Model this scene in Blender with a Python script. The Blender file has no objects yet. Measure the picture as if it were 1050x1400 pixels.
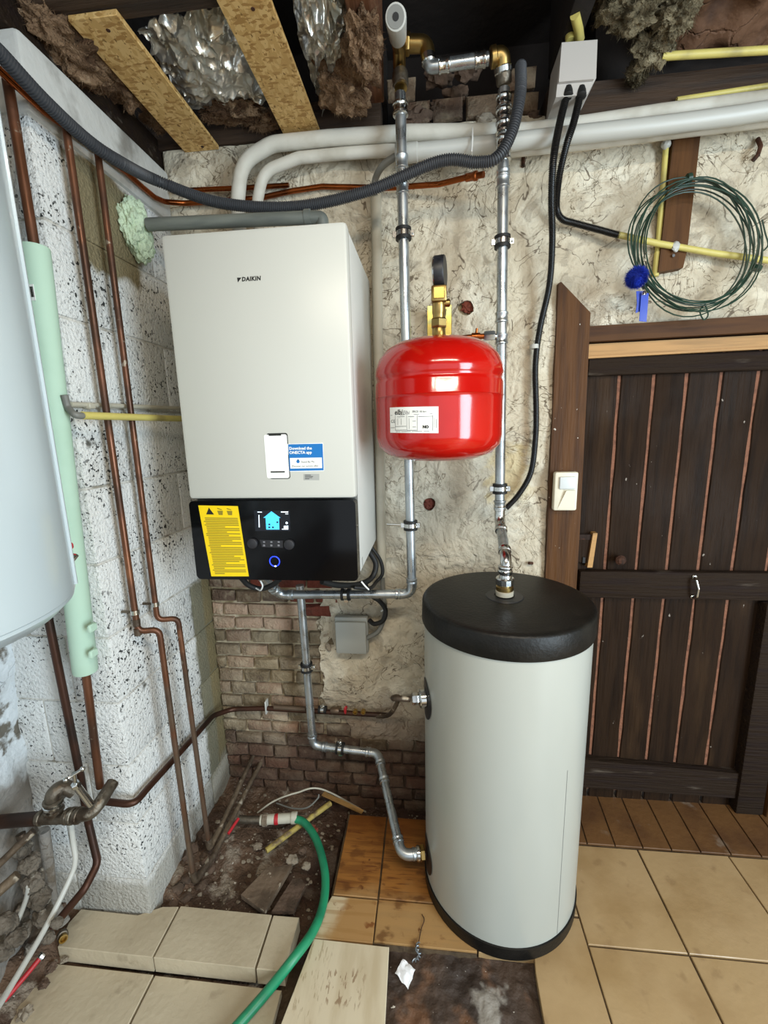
import bpy, bmesh, math, random
from mathutils import Vector, Matrix, noise

SC = bpy.context.scene
COL = SC.collection
RND = random.Random(7)

# ------------------------------------------------------------------ camera, world, lights, exposure
CAM = Vector((0.0, -1.46, 1.39))
FPX = 592.718
RC = Matrix(((0.99431574, -0.00371591, -0.10640674),
             (0.10378068, -0.18944092, 0.97639219),
             (-0.02378598, -0.98188509, -0.18797845)))      # columns: right, down, forward
cd = bpy.data.cameras.new('camera'); cam = bpy.data.objects.new('camera', cd); COL.objects.link(cam)
cd.sensor_fit = 'HORIZONTAL'; cd.sensor_width = 36.0; cd.lens = FPX / 1050 * 36.0
cd.clip_start = 0.02
rg, dn, fw = RC.col[0], RC.col[1], RC.col[2]
cam.matrix_world = Matrix(((rg.x, -dn.x, -fw.x, CAM.x), (rg.y, -dn.y, -fw.y, CAM.y),
                           (rg.z, -dn.z, -fw.z, CAM.z), (0, 0, 0, 1)))
SC.camera = cam

w = bpy.data.worlds.new('overcast_daylight'); SC.world = w; w.use_nodes = True
bgn = w.node_tree.nodes['Background']
bgn.inputs[0].default_value = (0.86, 0.94, 1.0, 1); bgn.inputs[1].default_value = 1.15


def area(name, loc, target, sx, sy, power, col):
    l = bpy.data.lights.new(name, 'AREA'); l.shape = 'RECTANGLE'; l.size = sx; l.size_y = sy
    l.energy = power; l.color = col
    o = bpy.data.objects.new(name, l); COL.objects.link(o); o.location = loc
    o.rotation_euler = (Vector(target) - Vector(loc)).to_track_quat('-Z', 'Y').to_euler()
    return o


area('doorway_daylight', (2.05, -2.3, 1.2), (-0.6, -0.4, 0.5), 1.0, 2.0, 92, (0.74, 0.89, 1.0))
area('ceiling_tube_lamp', (0.30, -1.75, 2.34), (0.25, -1.35, 0.0), 1.2, 0.10, 28, (1.0, 0.88, 0.70))
SC.view_settings.view_transform = 'Standard'
SC.view_settings.look = 'None'
SC.view_settings.gamma = 1.0
SC.view_settings.use_curve_mapping = False
SC.view_settings.exposure = 0.12


# ------------------------------------------------------------------ photo ray -> point on a real plane
def ray(x, y):
    return RC @ Vector((x - 525.0, y - 700.0, FPX))


def onX(x, y, X):
    d = ray(x, y); return CAM + d * ((X - CAM.x) / d.x)


def onY(x, y, Y):
    d = ray(x, y); return CAM + d * ((Y - CAM.y) / d.y)


def onZ(x, y, Z):
    d = ray(x, y); return CAM + d * ((Z - CAM.z) / d.z)


def ys(Y, *pp):
    return [onY(x, y, Y) for x, y in pp]


def yv(*pp):
    return [onY(x, y, Y) for x, y, Y in pp]


# ------------------------------------------------------------------ materials
def hx(h):
    h = h.lstrip('#'); c = [int(h[i:i + 2], 16) / 255 for i in (0, 2, 4)]
    return tuple(v / 12.92 if v <= 0.04045 else ((v + 0.055) / 1.055) ** 2.4 for v in c) + (1,)


class NT:
    def __init__(s, name):
        s.m = bpy.data.materials.new(name); s.m.use_nodes = True
        s.t = s.m.node_tree; s.b = s.t.nodes['Principled BSDF']

    def n(s, typ, **k):
        n = s.t.nodes.new(typ)
        for a, v in k.items():
            setattr(n, a, v)
        return n

    def l(s, a, b):
        s.t.links.new(a, b)

    def math(s, op, a, b=None, clamp=False):
        n = s.n('ShaderNodeMath', operation=op, use_clamp=clamp)
        for i, v in enumerate((a, b)):
            if v is None: continue
            if isinstance(v, (int, float)): n.inputs[i].default_value = v
            else: s.l(v, n.inputs[i])
        return n.outputs[0]

    def step(s, f, lo, hi):
        n = s.n('ShaderNodeMapRange', interpolation_type='SMOOTHSTEP')
        s.l(f, n.inputs[0]); n.inputs[1].default_value = min(lo, hi); n.inputs[2].default_value = max(lo, hi)
        n.inputs[3].default_value = 0 if lo < hi else 1; n.inputs[4].default_value = 1 if lo < hi else 0
        return n.outputs[0]


def mat(name, base, rough=0.5, metal=0.0, spec=0.5, layers=(), bump=(), world=False, coat=0, emit=None, rand=None, rvar=None, alpha=None):
    """layers: dicts color, scale, lo, hi, kind, stretch, detail, mask=(scale,lo,hi), box=((x0,x1),(y0,y1),(z0,z1),feather,noise)
    bump: (kind, scale, strength, stretch); rand: list of colours picked per object"""
    N = NT(name); b = N.b
    b.inputs['Roughness'].default_value = rough; b.inputs['Metallic'].default_value = metal
    b.inputs['Specular IOR Level'].default_value = spec
    if coat: b.inputs['Coat Weight'].default_value = coat; b.inputs['Coat Roughness'].default_value = 0.06
    if emit:
        b.inputs['Emission Color'].default_value = hx(emit[0]); b.inputs['Emission Strength'].default_value = emit[1]
    if world: co = N.n('ShaderNodeNewGeometry').outputs['Position']
    else: co = N.n('ShaderNodeTexCoord').outputs['Object']

    def tex(kind, scale, stretch=(1, 1, 1), detail=4, distort=0.0):
        mp = N.n('ShaderNodeMapping'); mp.inputs['Scale'].default_value = stretch; N.l(co, mp.inputs[0])
        v = mp.outputs[0]
        if kind == 'noise':
            t = N.n('ShaderNodeTexNoise'); t.inputs['Scale'].default_value = scale; t.inputs['Detail'].default_value = detail
            t.inputs['Distortion'].default_value = distort
            N.l(v, t.inputs[0]); return t.outputs[0]
        if kind == 'crack':
            nz = N.n('ShaderNodeTexNoise'); nz.inputs['Scale'].default_value = scale * 0.9; nz.inputs['Detail'].default_value = 5
            N.l(v, nz.inputs[0])
            mx = N.n('ShaderNodeMixRGB', blend_type='LINEAR_LIGHT'); mx.inputs[0].default_value = 0.8 / scale + distort
            N.l(v, mx.inputs[1]); N.l(nz.outputs[1], mx.inputs[2])
            t = N.n('ShaderNodeTexVoronoi', feature='DISTANCE_TO_EDGE'); t.inputs['Scale'].default_value = scale
            N.l(mx.outputs[0], t.inputs[0]); return t.outputs[0]
        if kind in ('swirl', 'contour'):
            t = N.n('ShaderNodeTexNoise'); t.inputs['Scale'].default_value = scale; t.inputs['Detail'].default_value = 4
            t.inputs['Distortion'].default_value = 1.6 + distort; N.l(v, t.inputs[0])
            return t.outputs[0] if kind == 'swirl' else N.math('ABSOLUTE', N.math('SUBTRACT', t.outputs[0], 0.5))
        if kind == 'cell':
            t = N.n('ShaderNodeTexVoronoi'); t.inputs['Scale'].default_value = scale
            N.l(v, t.inputs[0])
            sp = N.n('ShaderNodeSeparateColor'); N.l(t.outputs['Color'], sp.inputs[0]); return sp.outputs[0]
        if kind == 'dot':
            t = N.n('ShaderNodeTexVoronoi'); t.inputs['Scale'].default_value = scale
            N.l(v, t.inputs[0]); return t.outputs[0]
        t = N.n('ShaderNodeTexWave'); t.inputs['Scale'].default_value = scale; t.inputs['Distortion'].default_value = 5
        t.inputs['Detail'].default_value = 3; N.l(v, t.inputs[0]); return t.outputs[1]

    if rand:
        oi = N.n('ShaderNodeObjectInfo'); cr = N.n('ShaderNodeValToRGB'); cr.color_ramp.interpolation = 'CONSTANT'
        for i, c in enumerate(rand):
            e = cr.color_ramp.elements[0] if i == 0 else cr.color_ramp.elements.new(i / len(rand))
            e.position = i / len(rand); e.color = hx(c)
        N.l(oi.outputs['Random'], cr.inputs[0]); col = cr.outputs[0]
    else:
        rgb = N.n('ShaderNodeRGB'); rgb.outputs[0].default_value = hx(base); col = rgb.outputs[0]
    for L in layers:
        if 'box' in L:
            sx = N.n('ShaderNodeSeparateXYZ'); N.l(co, sx.inputs[0])
            fe, nzv = L['box'][3], L['box'][4]
            nz = tex('noise', L.get('scale', 6), detail=5)
            off = N.math('MULTIPLY', N.math('SUBTRACT', nz, 0.5), nzv)
            f = None
            for ax in range(3):
                lim = L['box'][ax]
                if lim is None: continue
                v = N.math('ADD', sx.outputs[ax], off)
                for k, val in enumerate(lim):
                    if val is None: continue
                    g = N.step(v, val - fe, val + fe) if k == 0 else N.step(v, val + fe, val - fe)
                    f = g if f is None else N.math('MULTIPLY', f, g)
            if 'tex' in L:
                k_, sc_, lo_, hi_, st_ = L['tex']; f = N.math('MULTIPLY', f, N.step(tex(k_, sc_, st_), lo_, hi_))
        else:
            f = N.step(tex(L.get('kind', 'noise'), L['scale'], L.get('stretch', (1, 1, 1)), L.get('detail', 4), L.get('distort', 0.0)), L['lo'], L['hi'])
        if 'mask' in L:
            ms, ml, mh = L['mask']; f = N.math('MULTIPLY', f, N.step(tex('noise', ms), ml, mh))
        if L.get('amount', 1) != 1: f = N.math('MULTIPLY', f, L['amount'])
        mx = N.n('ShaderNodeMixRGB'); N.l(f, mx.inputs[0]); N.l(col, mx.inputs[1]); mx.inputs[2].default_value = hx(L['color'])
        col = mx.outputs[0]
    N.l(col, b.inputs['Base Color'])
    if rvar:
        f = N.step(tex('noise', rvar[0]), 0.35, 0.65)
        mr = N.n('ShaderNodeMapRange'); N.l(f, mr.inputs[0]); mr.inputs[3].default_value = rvar[1]; mr.inputs[4].default_value = rvar[2]
        N.l(mr.outputs[0], b.inputs['Roughness'])
    prev = None
    for B in bump:
        kind, scale, st = B[:3]; stretch = B[3] if len(B) > 3 else (1, 1, 1)
        h = tex(kind, scale, stretch, 6)
        if kind == 'crack': h = N.step(h, 0.0, 0.05)
        bn = N.n('ShaderNodeBump'); bn.inputs['Strength'].default_value = min(1, st); bn.inputs['Distance'].default_value = 0.01 * max(1, st)
        N.l(h, bn.inputs['Height'])
        if prev is not None: N.l(prev, bn.inputs['Normal'])
        prev = bn.outputs[0]
    if prev is not None: N.l(prev, b.inputs['Normal'])
    if alpha is not None: b.inputs['Transmission Weight'].default_value = alpha
    return N.m


XL = -0.825          # plane of the pier's side face
YP = -0.505          # plane of the pier's front face
M = {}
M['plaster'] = mat('flaky_plaster', '#cabfa8', 0.8, world=True, layers=[
    dict(color='#bcb09a', scale=2.2, lo=0.45, hi=0.7, detail=6), dict(color='#dad2be', scale=5, lo=0.5, hi=0.62, detail=5),
    dict(color='#a39883', scale=3.1, lo=0.56, hi=0.72, detail=6, amount=0.7), dict(color='#b3a58d', kind='swirl', scale=6, lo=0.52, hi=0.62, amount=0.6),
    dict(color='#5f5140', kind='contour', scale=5.5, lo=0.010, hi=0.002, mask=(6, 0.44, 0.52), amount=0.9),
    dict(color='#66573f', kind='contour', scale=12, lo=0.013, hi=0.002, mask=(4, 0.45, 0.54), amount=0.9),
    dict(color='#a09582', kind='swirl', scale=11, lo=0.57, hi=0.64, amount=0.6),
    dict(color='#6a5b48', kind='crack', scale=10, lo=0.016, hi=0.0, mask=(5, 0.55, 0.62), distort=0.15, amount=0.8),
    dict(color='#7d6a54', scale=22, lo=0.66, hi=0.71, detail=6, mask=(4, 0.45, 0.55), amount=0.7),
    dict(color='#9c9484', scale=7, box=(((-0.25, 0.28)), None, (0.75, 1.3), 0.06, 0.35), amount=0.35),
    dict(color='#c8b27a', scale=30, box=((0.2, 0.32), None, (1.15, 1.32), 0.03, 0.2), amount=0.5),
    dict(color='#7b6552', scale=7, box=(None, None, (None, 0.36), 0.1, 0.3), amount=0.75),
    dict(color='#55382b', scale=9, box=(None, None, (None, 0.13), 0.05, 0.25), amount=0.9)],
    bump=(('noise', 5, 2.2), ('swirl', 6, 2.2), ('swirl', 14, 1.3), ('noise', 50, 0.6)))
M['mortar'] = mat('lime_mortar', '#b5a68a', 0.95, world=True, layers=[
    dict(color='#857556', scale=6, lo=0.45, hi=0.65), dict(color='#c3b59a', scale=14, lo=0.55, hi=0.65),
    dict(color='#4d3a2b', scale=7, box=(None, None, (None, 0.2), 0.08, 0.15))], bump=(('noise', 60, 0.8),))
brk = [dict(color='#b9ab92', scale=9, lo=0.48, hi=0.7, detail=6, amount=0.6), dict(color='#a1937a', scale=32, lo=0.52, hi=0.66, amount=0.4), dict(color='#4b3a2e', scale=16, lo=0.6, hi=0.75, amount=0.6),
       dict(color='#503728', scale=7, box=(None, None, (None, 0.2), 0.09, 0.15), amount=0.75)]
bb = (('noise', 45, 0.9), ('noise', 160, 0.5))
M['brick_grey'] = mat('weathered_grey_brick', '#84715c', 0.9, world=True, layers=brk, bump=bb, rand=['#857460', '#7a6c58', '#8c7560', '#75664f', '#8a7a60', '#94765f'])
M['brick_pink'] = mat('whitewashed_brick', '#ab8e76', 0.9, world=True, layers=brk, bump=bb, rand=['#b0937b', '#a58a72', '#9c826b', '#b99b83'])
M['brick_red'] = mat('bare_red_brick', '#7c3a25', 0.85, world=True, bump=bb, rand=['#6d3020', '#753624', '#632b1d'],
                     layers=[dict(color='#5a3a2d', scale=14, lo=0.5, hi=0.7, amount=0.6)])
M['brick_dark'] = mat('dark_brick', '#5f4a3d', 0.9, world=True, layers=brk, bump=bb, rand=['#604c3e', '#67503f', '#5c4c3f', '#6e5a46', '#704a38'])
M['block'] = mat('painted_block', '#dfe0dd', 0.75, world=True, layers=[
    dict(color='#cbcac4', scale=3, lo=0.45, hi=0.7),
    dict(color='#2b2d2c', scale=105, lo=0.60, hi=0.635, detail=2, mask=(6, 0.44, 0.56)),
    dict(color='#3a3a37', scale=150, lo=0.645, hi=0.68, detail=2, mask=(9, 0.42, 0.54)),
    dict(color='#5b5952', scale=9, lo=0.69, hi=0.75, detail=6),
    dict(color='#77735f', scale=14, box=(None, (-0.125, None), (None, 0.87), 0.012, 0.05)),
    dict(color='#7d704e', scale=9, box=(None, (-0.05, None), (None, 0.95), 0.012, 0.03), amount=0.9),
    dict(color='#84785a', scale=9, box=((-0.9, None), (-0.42, -0.19), (1.80, 2.045), 0.012, 0.11)),
    dict(color='#9b968a', scale=8, box=(None, None, (None, 0.11), 0.03, 0.15), amount=0.8)],
    bump=(('noise', 120, 0.7), ('noise', 30, 0.25)))
M['blockjoint'] = mat('block_joint', '#cfccc4', 0.9, world=True, layers=[
    dict(color='#857f70', scale=12, lo=0.5, hi=0.7),
    dict(color='#84785a', scale=9, box=((-0.9, None), (-0.42, -0.19), (1.80, 2.045), 0.012, 0.11)),
    dict(color='#77735f', scale=14, box=(None, (-0.125, None), (None, 0.87), 0.012, 0.05))], bump=(('noise', 60, 0.7),))
M['whiteband'] = mat('grey_white_render', '#c9c9c4', 0.85, world=True, layers=[dict(color='#8d8a83', scale=9, lo=0.55, hi=0.75)], bump=(('noise', 30, 0.5),))
M['roughwall'] = mat('rough_painted_stone', '#d3d8da', 0.85, world=True, layers=[
    dict(color='#6b655a', scale=12, lo=0.6, hi=0.66, detail=6), dict(color='#8c7a5c', scale=5, lo=0.62, hi=0.7, detail=6),
    dict(color='#3a3834', kind='crack', scale=9, lo=0.03, hi=0.0, mask=(5, 0.45, 0.6)),
    dict(color='#73695c', scale=8, box=(None, None, (None, 0.48), 0.05, 0.4), amount=0.85), dict(color='#4b4238', scale=13, lo=.56, hi=.64, mask=(3, .4, .5), amount=.6)], bump=(('noise', 20, 1.2), ('noise', 70, 0.6)))
wood_l = lambda c: [dict(color=c, scale=6, lo=0.42, hi=0.68, stretch=(6, 6, 0.5), detail=6)]
M['door'] = mat('dark_stained_wood', '#2a1d13', 0.65, spec=0.1, world=True, layers=wood_l('#1f150e') + [
    dict(color='#38281a', scale=4, lo=0.55, hi=0.75, stretch=(3, 3, 0.6)), dict(color='#8f877d', scale=60, lo=0.735, hi=0.75, stretch=(1, 1, 0.6))],
    bump=(('noise', 20, 0.5, (6, 6, 0.4)),), rvar=(4, 0.5, 0.75))
M['gapstrip'] = mat('reddish_gap_wood', '#80533c', 0.8, world=True, layers=[dict(color='#6a4330', scale=40, lo=0.45, hi=0.65)], bump=(('noise', 80, 0.5),))
M['rail'] = mat('dark_rail_wood', '#281d14', 0.75, spec=0.15, world=True, layers=[dict(color='#241a16', scale=7, lo=0.45, hi=0.65, stretch=(0.5, 6, 8), detail=6),
    dict(color='#6b6156', scale=5, lo=0.62, hi=0.75, stretch=(0.7, 3, 4))], bump=(('noise', 22, 0.7, (0.4, 5, 6)),))
M['frame'] = mat('brown_frame_wood', '#5a3b20', 0.55, spec=0.15, world=True, layers=wood_l('#432b19') + [dict(color='#cfc8bb', scale=70, lo=0.745, hi=0.76)], bump=(('noise', 20, 0.3, (6, 6, 0.4)),))
M['lintel'] = mat('brown_lintel_wood', '#553820', 0.65, spec=0.2, world=True, layers=[dict(color='#402a1d', scale=6, lo=0.42, hi=0.68, stretch=(0.5, 6, 6), detail=6)])
M['pine'] = mat('raw_pine', '#b3874f', 0.6, world=True, layers=[dict(color='#95703f', scale=9, lo=0.45, hi=0.7, stretch=(0.4, 8, 8), detail=6)])
M['beam'] = mat('old_brown_beam', '#3d2b1b', 0.8, world=True, layers=[dict(color='#261a11', scale=5, lo=0.42, hi=0.68, stretch=(0.6, 6, 6), detail=6)], bump=(('noise', 18, 0.6, (0.5, 5, 5)),))
M['joist'] = mat('joist_wood', '#6b4226', 0.75, world=True, layers=[dict(color='#472a19', scale=7, lo=0.42, hi=0.68, stretch=(6, 0.6, 6), detail=6)], bump=(('noise', 18, 0.5, (5, .5, 5)),))
M['deck'] = mat('dark_boards_and_cavity_shade', '#1d1510', 0.9, world=True, layers=[dict(color='#160f0c', scale=4, lo=0.4, hi=0.7)], bump=(('noise', 20, 0.6),))
M['osb'] = mat('oriented_strand_board', '#c9a263', 0.7, world=True, layers=[
    dict(color='#dab678', kind='cell', scale=150, lo=0.5, hi=0.55, stretch=(1, 0.4, 1)), dict(color='#ab8247', kind='cell', scale=170, lo=0.74, hi=0.8, stretch=(0.45, 1, 1)),
    dict(color='#83602f', scale=130, lo=0.62, hi=0.66, stretch=(1, 0.5, 1)), dict(color='#b38a4d', scale=12, lo=0.5, hi=0.7, amount=0.5)],
    bump=(('cell', 150, 0.25, (1, 0.4, 1)),))
M['foil'] = mat('aluminium_foil', '#d6d4cc', 0.3, 0.78, layers=[dict(color='#b5b0a2', scale=5, lo=0.5, hi=0.7)], bump=(('swirl', 9, 0.6),))
M['wool'] = mat('brown_mineral_wool', '#8a6f56', 1.0, spec=0.1, layers=[dict(color='#5a4433', scale=14, lo=0.4, hi=0.65, detail=8), dict(color='#a98e72', scale=30, lo=0.56, hi=0.7)], bump=(('noise', 60, 1.0), ('noise', 200, 0.8)))
M['woolgrey'] = mat('grey_mineral_wool', '#857a62', 1.0, spec=0.1, layers=[dict(color='#4b4333', scale=16, lo=0.4, hi=0.65, detail=8, stretch=(1, 1, 2)), dict(color='#a69b80', scale=40, lo=0.58, hi=0.7)], bump=(('noise', 70, 1.0, (1, 1, 2)), ('noise', 220, 0.8)))
M['paper'] = mat('brown_kraft_paper', '#6a4a33', 0.8, layers=[dict(color='#472f20', scale=9, lo=0.45, hi=0.65)], bump=(('crack', 10, 0.5), ('noise', 25, 0.8)))
M['white'] = mat('white_enamel', '#c6c6be', 0.35, spec=0.5)
M['whiteside'] = mat('white_sheet_metal', '#cfcfc9', 0.4)
M['seam'] = mat('panel_seam', '#7f7f7a', 0.6)
M['glass'] = mat('black_glossy_panel', '#050507', 0.09, spec=0.25)
M['blackplastic'] = mat('black_plastic', '#15161a', 0.45, layers=[dict(color='#202127', scale=60, lo=0.5, hi=0.6)])
M['blackmatte'] = mat('black_matte_lid', '#100f0d', 0.45, spec=0.3, layers=[dict(color='#1a1815', scale=14, lo=0.45, hi=0.7)], bump=(('noise', 120, 0.12),))
M['keygrey'] = mat('dark_grey_key', '#232327', 0.5)
M['keymark'] = mat('key_marking', '#77777c', 0.6)
M['yellow'] = mat('yellow_sticker', '#f2cf05', 0.5)
M['ink'] = mat('black_ink', '#1c1c1a', 0.6)
M['inksoft'] = mat('grey_print', '#8d7c22', 0.6)
M['blue'] = mat('blue_sticker', '#0f6fb8', 0.4)
M['stickerw'] = mat('white_sticker', '#f1f2ee', 0.45)
M['stickerg'] = mat('grey_sticker', '#a9aaa6', 0.5)
M['screen'] = mat('lit_screen_blue', '#4fc4f2', 0.4, emit=('#38a8f0', 0.6))
M['screenw'] = mat('lit_screen_white', '#e8f4ff', 0.4, emit=('#dff1ff', 0.8))
M['screenbg'] = mat('screen_dark', '#05070f', 0.15, emit=('#0a1330', 0.15))
M['ledring'] = mat('blue_light_ring', '#1c39ff', 0.3, emit=('#2037ff', 3.0))
M['leddot'] = mat('white_light_spot', '#dfeeff', 0.3, emit=('#cfeaff', 3.0))
M['red'] = mat('red_enamel', '#ae0f08', 0.16, spec=0.5, coat=0.4, layers=[dict(color='#bd170d', scale=5, lo=0.4, hi=0.7)])
M['zinc'] = mat('galvanised_steel', '#bfc5c8', 0.3, 0.92, layers=[dict(color='#a2a8ab', scale=30, lo=0.45, hi=0.7, stretch=(1, 1, 0.4))], rvar=(25, 0.24, 0.42))
M['chrome'] = mat('bright_plated_steel', '#cfd0ce', 0.18, 1.0)
M['tarnish'] = mat('tarnished_steel', '#6f675b', 0.45, 0.8, layers=[dict(color='#4d4034', scale=18, lo=0.45, hi=0.65), dict(color='#9a9284', scale=30, lo=0.58, hi=0.7)], bump=(('noise', 60, 0.4),))
M['copper'] = mat('copper_pipe', '#9a5228', 0.3, 1.0, layers=[dict(color='#6d3a1e', scale=10, lo=0.45, hi=0.7)], rvar=(14, 0.22, 0.45))
M['oldcopper'] = mat('old_brown_copper', '#6e4630', 0.42, 0.55, world=True, layers=[dict(color='#4a3225', scale=7, lo=0.42, hi=0.66, detail=6), dict(color='#8a5a3c', scale=5, lo=0.58, hi=0.7),
    dict(color='#8f8373', scale=40, lo=0.66, hi=0.72), dict(color='#6b5c4d', scale=12, box=((-0.78, None), None, (None, 0.70), 0.1, 0.5), amount=0.85)], rvar=(14, 0.32, 0.55))
M['darkcopper'] = mat('dark_copper', '#4a2f23', 0.45, 0.6, world=True, layers=[dict(color='#33251e', scale=9, lo=0.45, hi=0.68, detail=6)])
M['greycopper'] = mat('grimy_pipe', '#766653', 0.55, 0.5, world=True, layers=[dict(color='#4a3d31', scale=10, lo=0.42, hi=0.62, detail=6), dict(color='#b5aa97', scale=26, lo=0.6, hi=0.7)], bump=(('noise', 70, 0.4),))
M['brass'] = mat('brass', '#a98e58', 0.33, 1.0, layers=[dict(color='#8a6a2e', scale=18, lo=0.45, hi=0.7)])
M['gold'] = mat('yellow_zinc_plate', '#b7a45a', 0.25, 1.0, layers=[dict(color='#8f9468', scale=20, lo=0.5, hi=0.6)])
M['rubber'] = mat('black_rubber', '#141414', 0.6)
M['hose'] = mat('grey_corrugated_conduit', '#3a3c40', 0.5)
M['blackhose'] = mat('black_corrugated_conduit', '#131313', 0.32)
M['greyhose'] = mat('grey_cable', '#75756f', 0.5)
M['lagging'] = mat('white_pipe_insulation', '#cbc7bb', 0.6, layers=[dict(color='#b3ad9e', scale=7, lo=0.5, hi=0.7)], bump=(('noise', 12, 0.5),))
M['pvcgrey'] = mat('light_grey_pvc', '#bbbbb4', 0.4)
M['pvcbeige'] = mat('beige_pvc', '#b8b3a2', 0.5, layers=[dict(color='#a29c8a', scale=8, lo=0.5, hi=0.7)])
M['yellowpvc'] = mat('yellow_conduit', '#cdbf6c', 0.5, world=True, layers=[dict(color='#a3965a', scale=9, lo=0.5, hi=0.7)])
M['dirtyyellow'] = mat('dirty_yellow_conduit', '#a8944c', 0.7, layers=[dict(color='#6a573c', scale=24, lo=0.45, hi=0.6, detail=6)], bump=(('noise', 60, 0.4),))
M['duct'] = mat('dark_grey_drain', '#5b605c', 0.45, layers=[dict(color='#787c74', scale=6, lo=0.45, hi=0.65, stretch=(0.5, 3, 3))])
M['mint'] = mat('mint_pipe_insulation', '#b7d3be', 0.75, layers=[dict(color='#adcab4', scale=6, lo=0.45, hi=0.7)])
M['foam'] = mat('pale_green_foam', '#c4d6b8', 0.85, layers=[dict(color='#a9bf9c', scale=14, lo=0.5, hi=0.7)], bump=(('noise', 45, 1.0), ('noise', 120, 0.6)))
M['boxgrey'] = mat('pale_grey_plastic', '#a5a8a3', 0.5)
M['boxwhite'] = mat('dusty_white_plastic', '#b9b4ae', 0.55)
M['cream'] = mat('cream_plastic', '#dfd9c4', 0.45)
M['lens'] = mat('frosted_lens', '#cfd4d4', 0.35)
M['heater'] = mat('white_heater_enamel', '#b4c0c4', 0.3, coat=0.15)
M['tank'] = mat('pale_grey_tank_skin', '#adafa7', 0.3, coat=0.15, layers=[dict(color='#a6a8a0', scale=3, lo=0.45, hi=0.7, stretch=(1, 1, 0.3))])
M['wirecoil'] = mat('green_plastic_wire', '#1d3a2c', 0.4)
M['twist'] = mat('twisted_wire', '#8e9499', 0.35, 0.9)
M['fur'] = mat('royal_blue_fur', '#0c2a9a', 0.8, layers=[dict(color='#173cc4', scale=40, lo=0.45, hi=0.65)])
M['bluetag'] = mat('blue_ribbon', '#1f3fae', 0.25)
M['hosegreen'] = mat('green_garden_hose', '#22895f', 0.4, layers=[dict(color='#1a6e4e', scale=8, lo=0.5, hi=0.7)])
M['redplastic'] = mat('red_plastic', '#b0222a', 0.45)
M['paperwhite'] = mat('white_paper', '#e9e9ea', 0.8)
M['rust'] = mat('rusty_iron', '#4f3020', 0.85, 0.3, layers=[dict(color='#2e2019', scale=30, lo=0.45, hi=0.6)], bump=(('noise', 60, 0.7),))
tl = lambda c1, c2: [dict(color=c1, scale=5, lo=0.42, hi=0.7, detail=6), dict(color=c2, scale=16, lo=0.6, hi=0.72, detail=6, amount=0.6), dict(color='#e4ddcf', scale=50, lo=0.72, hi=0.75, mask=(3, .5, .6))]
M['tile'] = mat('tan_floor_tile', '#ac9068', 0.45, world=True, layers=tl('#9c7f57', '#8b6f4d'), rvar=(6, 0.32, 0.6), bump=(('noise', 50, 0.1),))
M['tilegrey'] = mat('dusty_grey_slab', '#beb197', 0.7, world=True, layers=tl('#b0a288', '#94866f') , bump=(('noise', 60, 0.2),))
M['tilewet'] = mat('rust_stained_tile', '#94612c', 0.35, world=True, layers=[
    dict(color='#7b4d22', scale=9, lo=0.42, hi=0.62, stretch=(0.6, 7, 1), detail=5), dict(color='#66391a', scale=26, lo=0.55, hi=0.68, stretch=(0.5, 5, 1), detail=5),
    dict(color='#ad8a5a', scale=9, box=(None, (None, -0.40), None, 0.05, 0.2), amount=0.75), dict(color='#5c3517', scale=13, lo=0.56, hi=0.66, detail=8, stretch=(1, 1.6, 1), amount=0.7), dict(color='#6d3c18', scale=7, box=(None, (-0.2, None), None, 0.06, 0.2), amount=0.6), dict(color='#5f3314', scale=30, lo=0.62, hi=0.67, mask=(6, 0.42, 0.56))])
M['tileedge'] = mat('half_stained_tile', '#cbb796', 0.5, world=True, layers=[
    dict(color='#a8804f', scale=11, box=((-0.27, None), None, None, 0.02, 0.12)), dict(color='#7c4a22', scale=26, lo=0.6, hi=0.66, mask=(7, 0.42, 0.58)),
    dict(color='#9a713e', scale=9, lo=0.5, hi=0.65, stretch=(0.6, 7, 1), amount=0.5)])
M['tileloose'] = mat('pale_beige_tile', '#d2c4a8', 0.5, world=True, layers=[dict(color='#c0af90', scale=6, lo=0.45, hi=0.7, stretch=(3, 0.7, 1), detail=6),
    dict(color='#7d5a3a', scale=20, box=((-0.275, -0.175), (-0.665, -0.59), None, 0.012, 0.03), tex=('noise', 80, 0.56, 0.62, (1.6, 0.45, 1)), amount=0.7),
    dict(color='#8d7450', scale=20, box=((-0.36, -0.28), (-0.7, -0.53), None, 0.02, 0.05), tex=('noise', 90, 0.56, 0.62, (2.2, 0.4, 1)), amount=0.5)])
M['threshold'] = mat('brown_quarry_tile', '#6b4a29', 0.55, world=True, layers=[dict(color='#553820', scale=6, lo=0.42, hi=0.7, detail=6), dict(color='#9d9486', scale=9, lo=0.62, hi=0.74, detail=7, amount=.7)], bump=(('noise', 50, 0.2),))
M['grout'] = mat('dark_grout', '#574631', 0.9, world=True, layers=[dict(color='#3d3022', scale=14, lo=0.45, hi=0.65)], bump=(('noise', 60, 0.6),))
M['dirt'] = mat('damp_dirt', '#6b5442', 0.85, world=True, layers=[dict(color='#4a3729', scale=6, lo=0.42, hi=0.62, detail=8), dict(color='#8f8272', scale=13, lo=0.56, hi=0.66, detail=8),
    dict(color='#d6cfc2', scale=75, lo=0.70, hi=0.73), dict(color='#3a2319', scale=6, box=((-0.42, None), None, None, 0.06, 0.2), amount=0.75)], bump=(('noise', 45, 1.0), ('noise', 140, 0.8)), rvar=(7, 0.5, 0.95))
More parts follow.
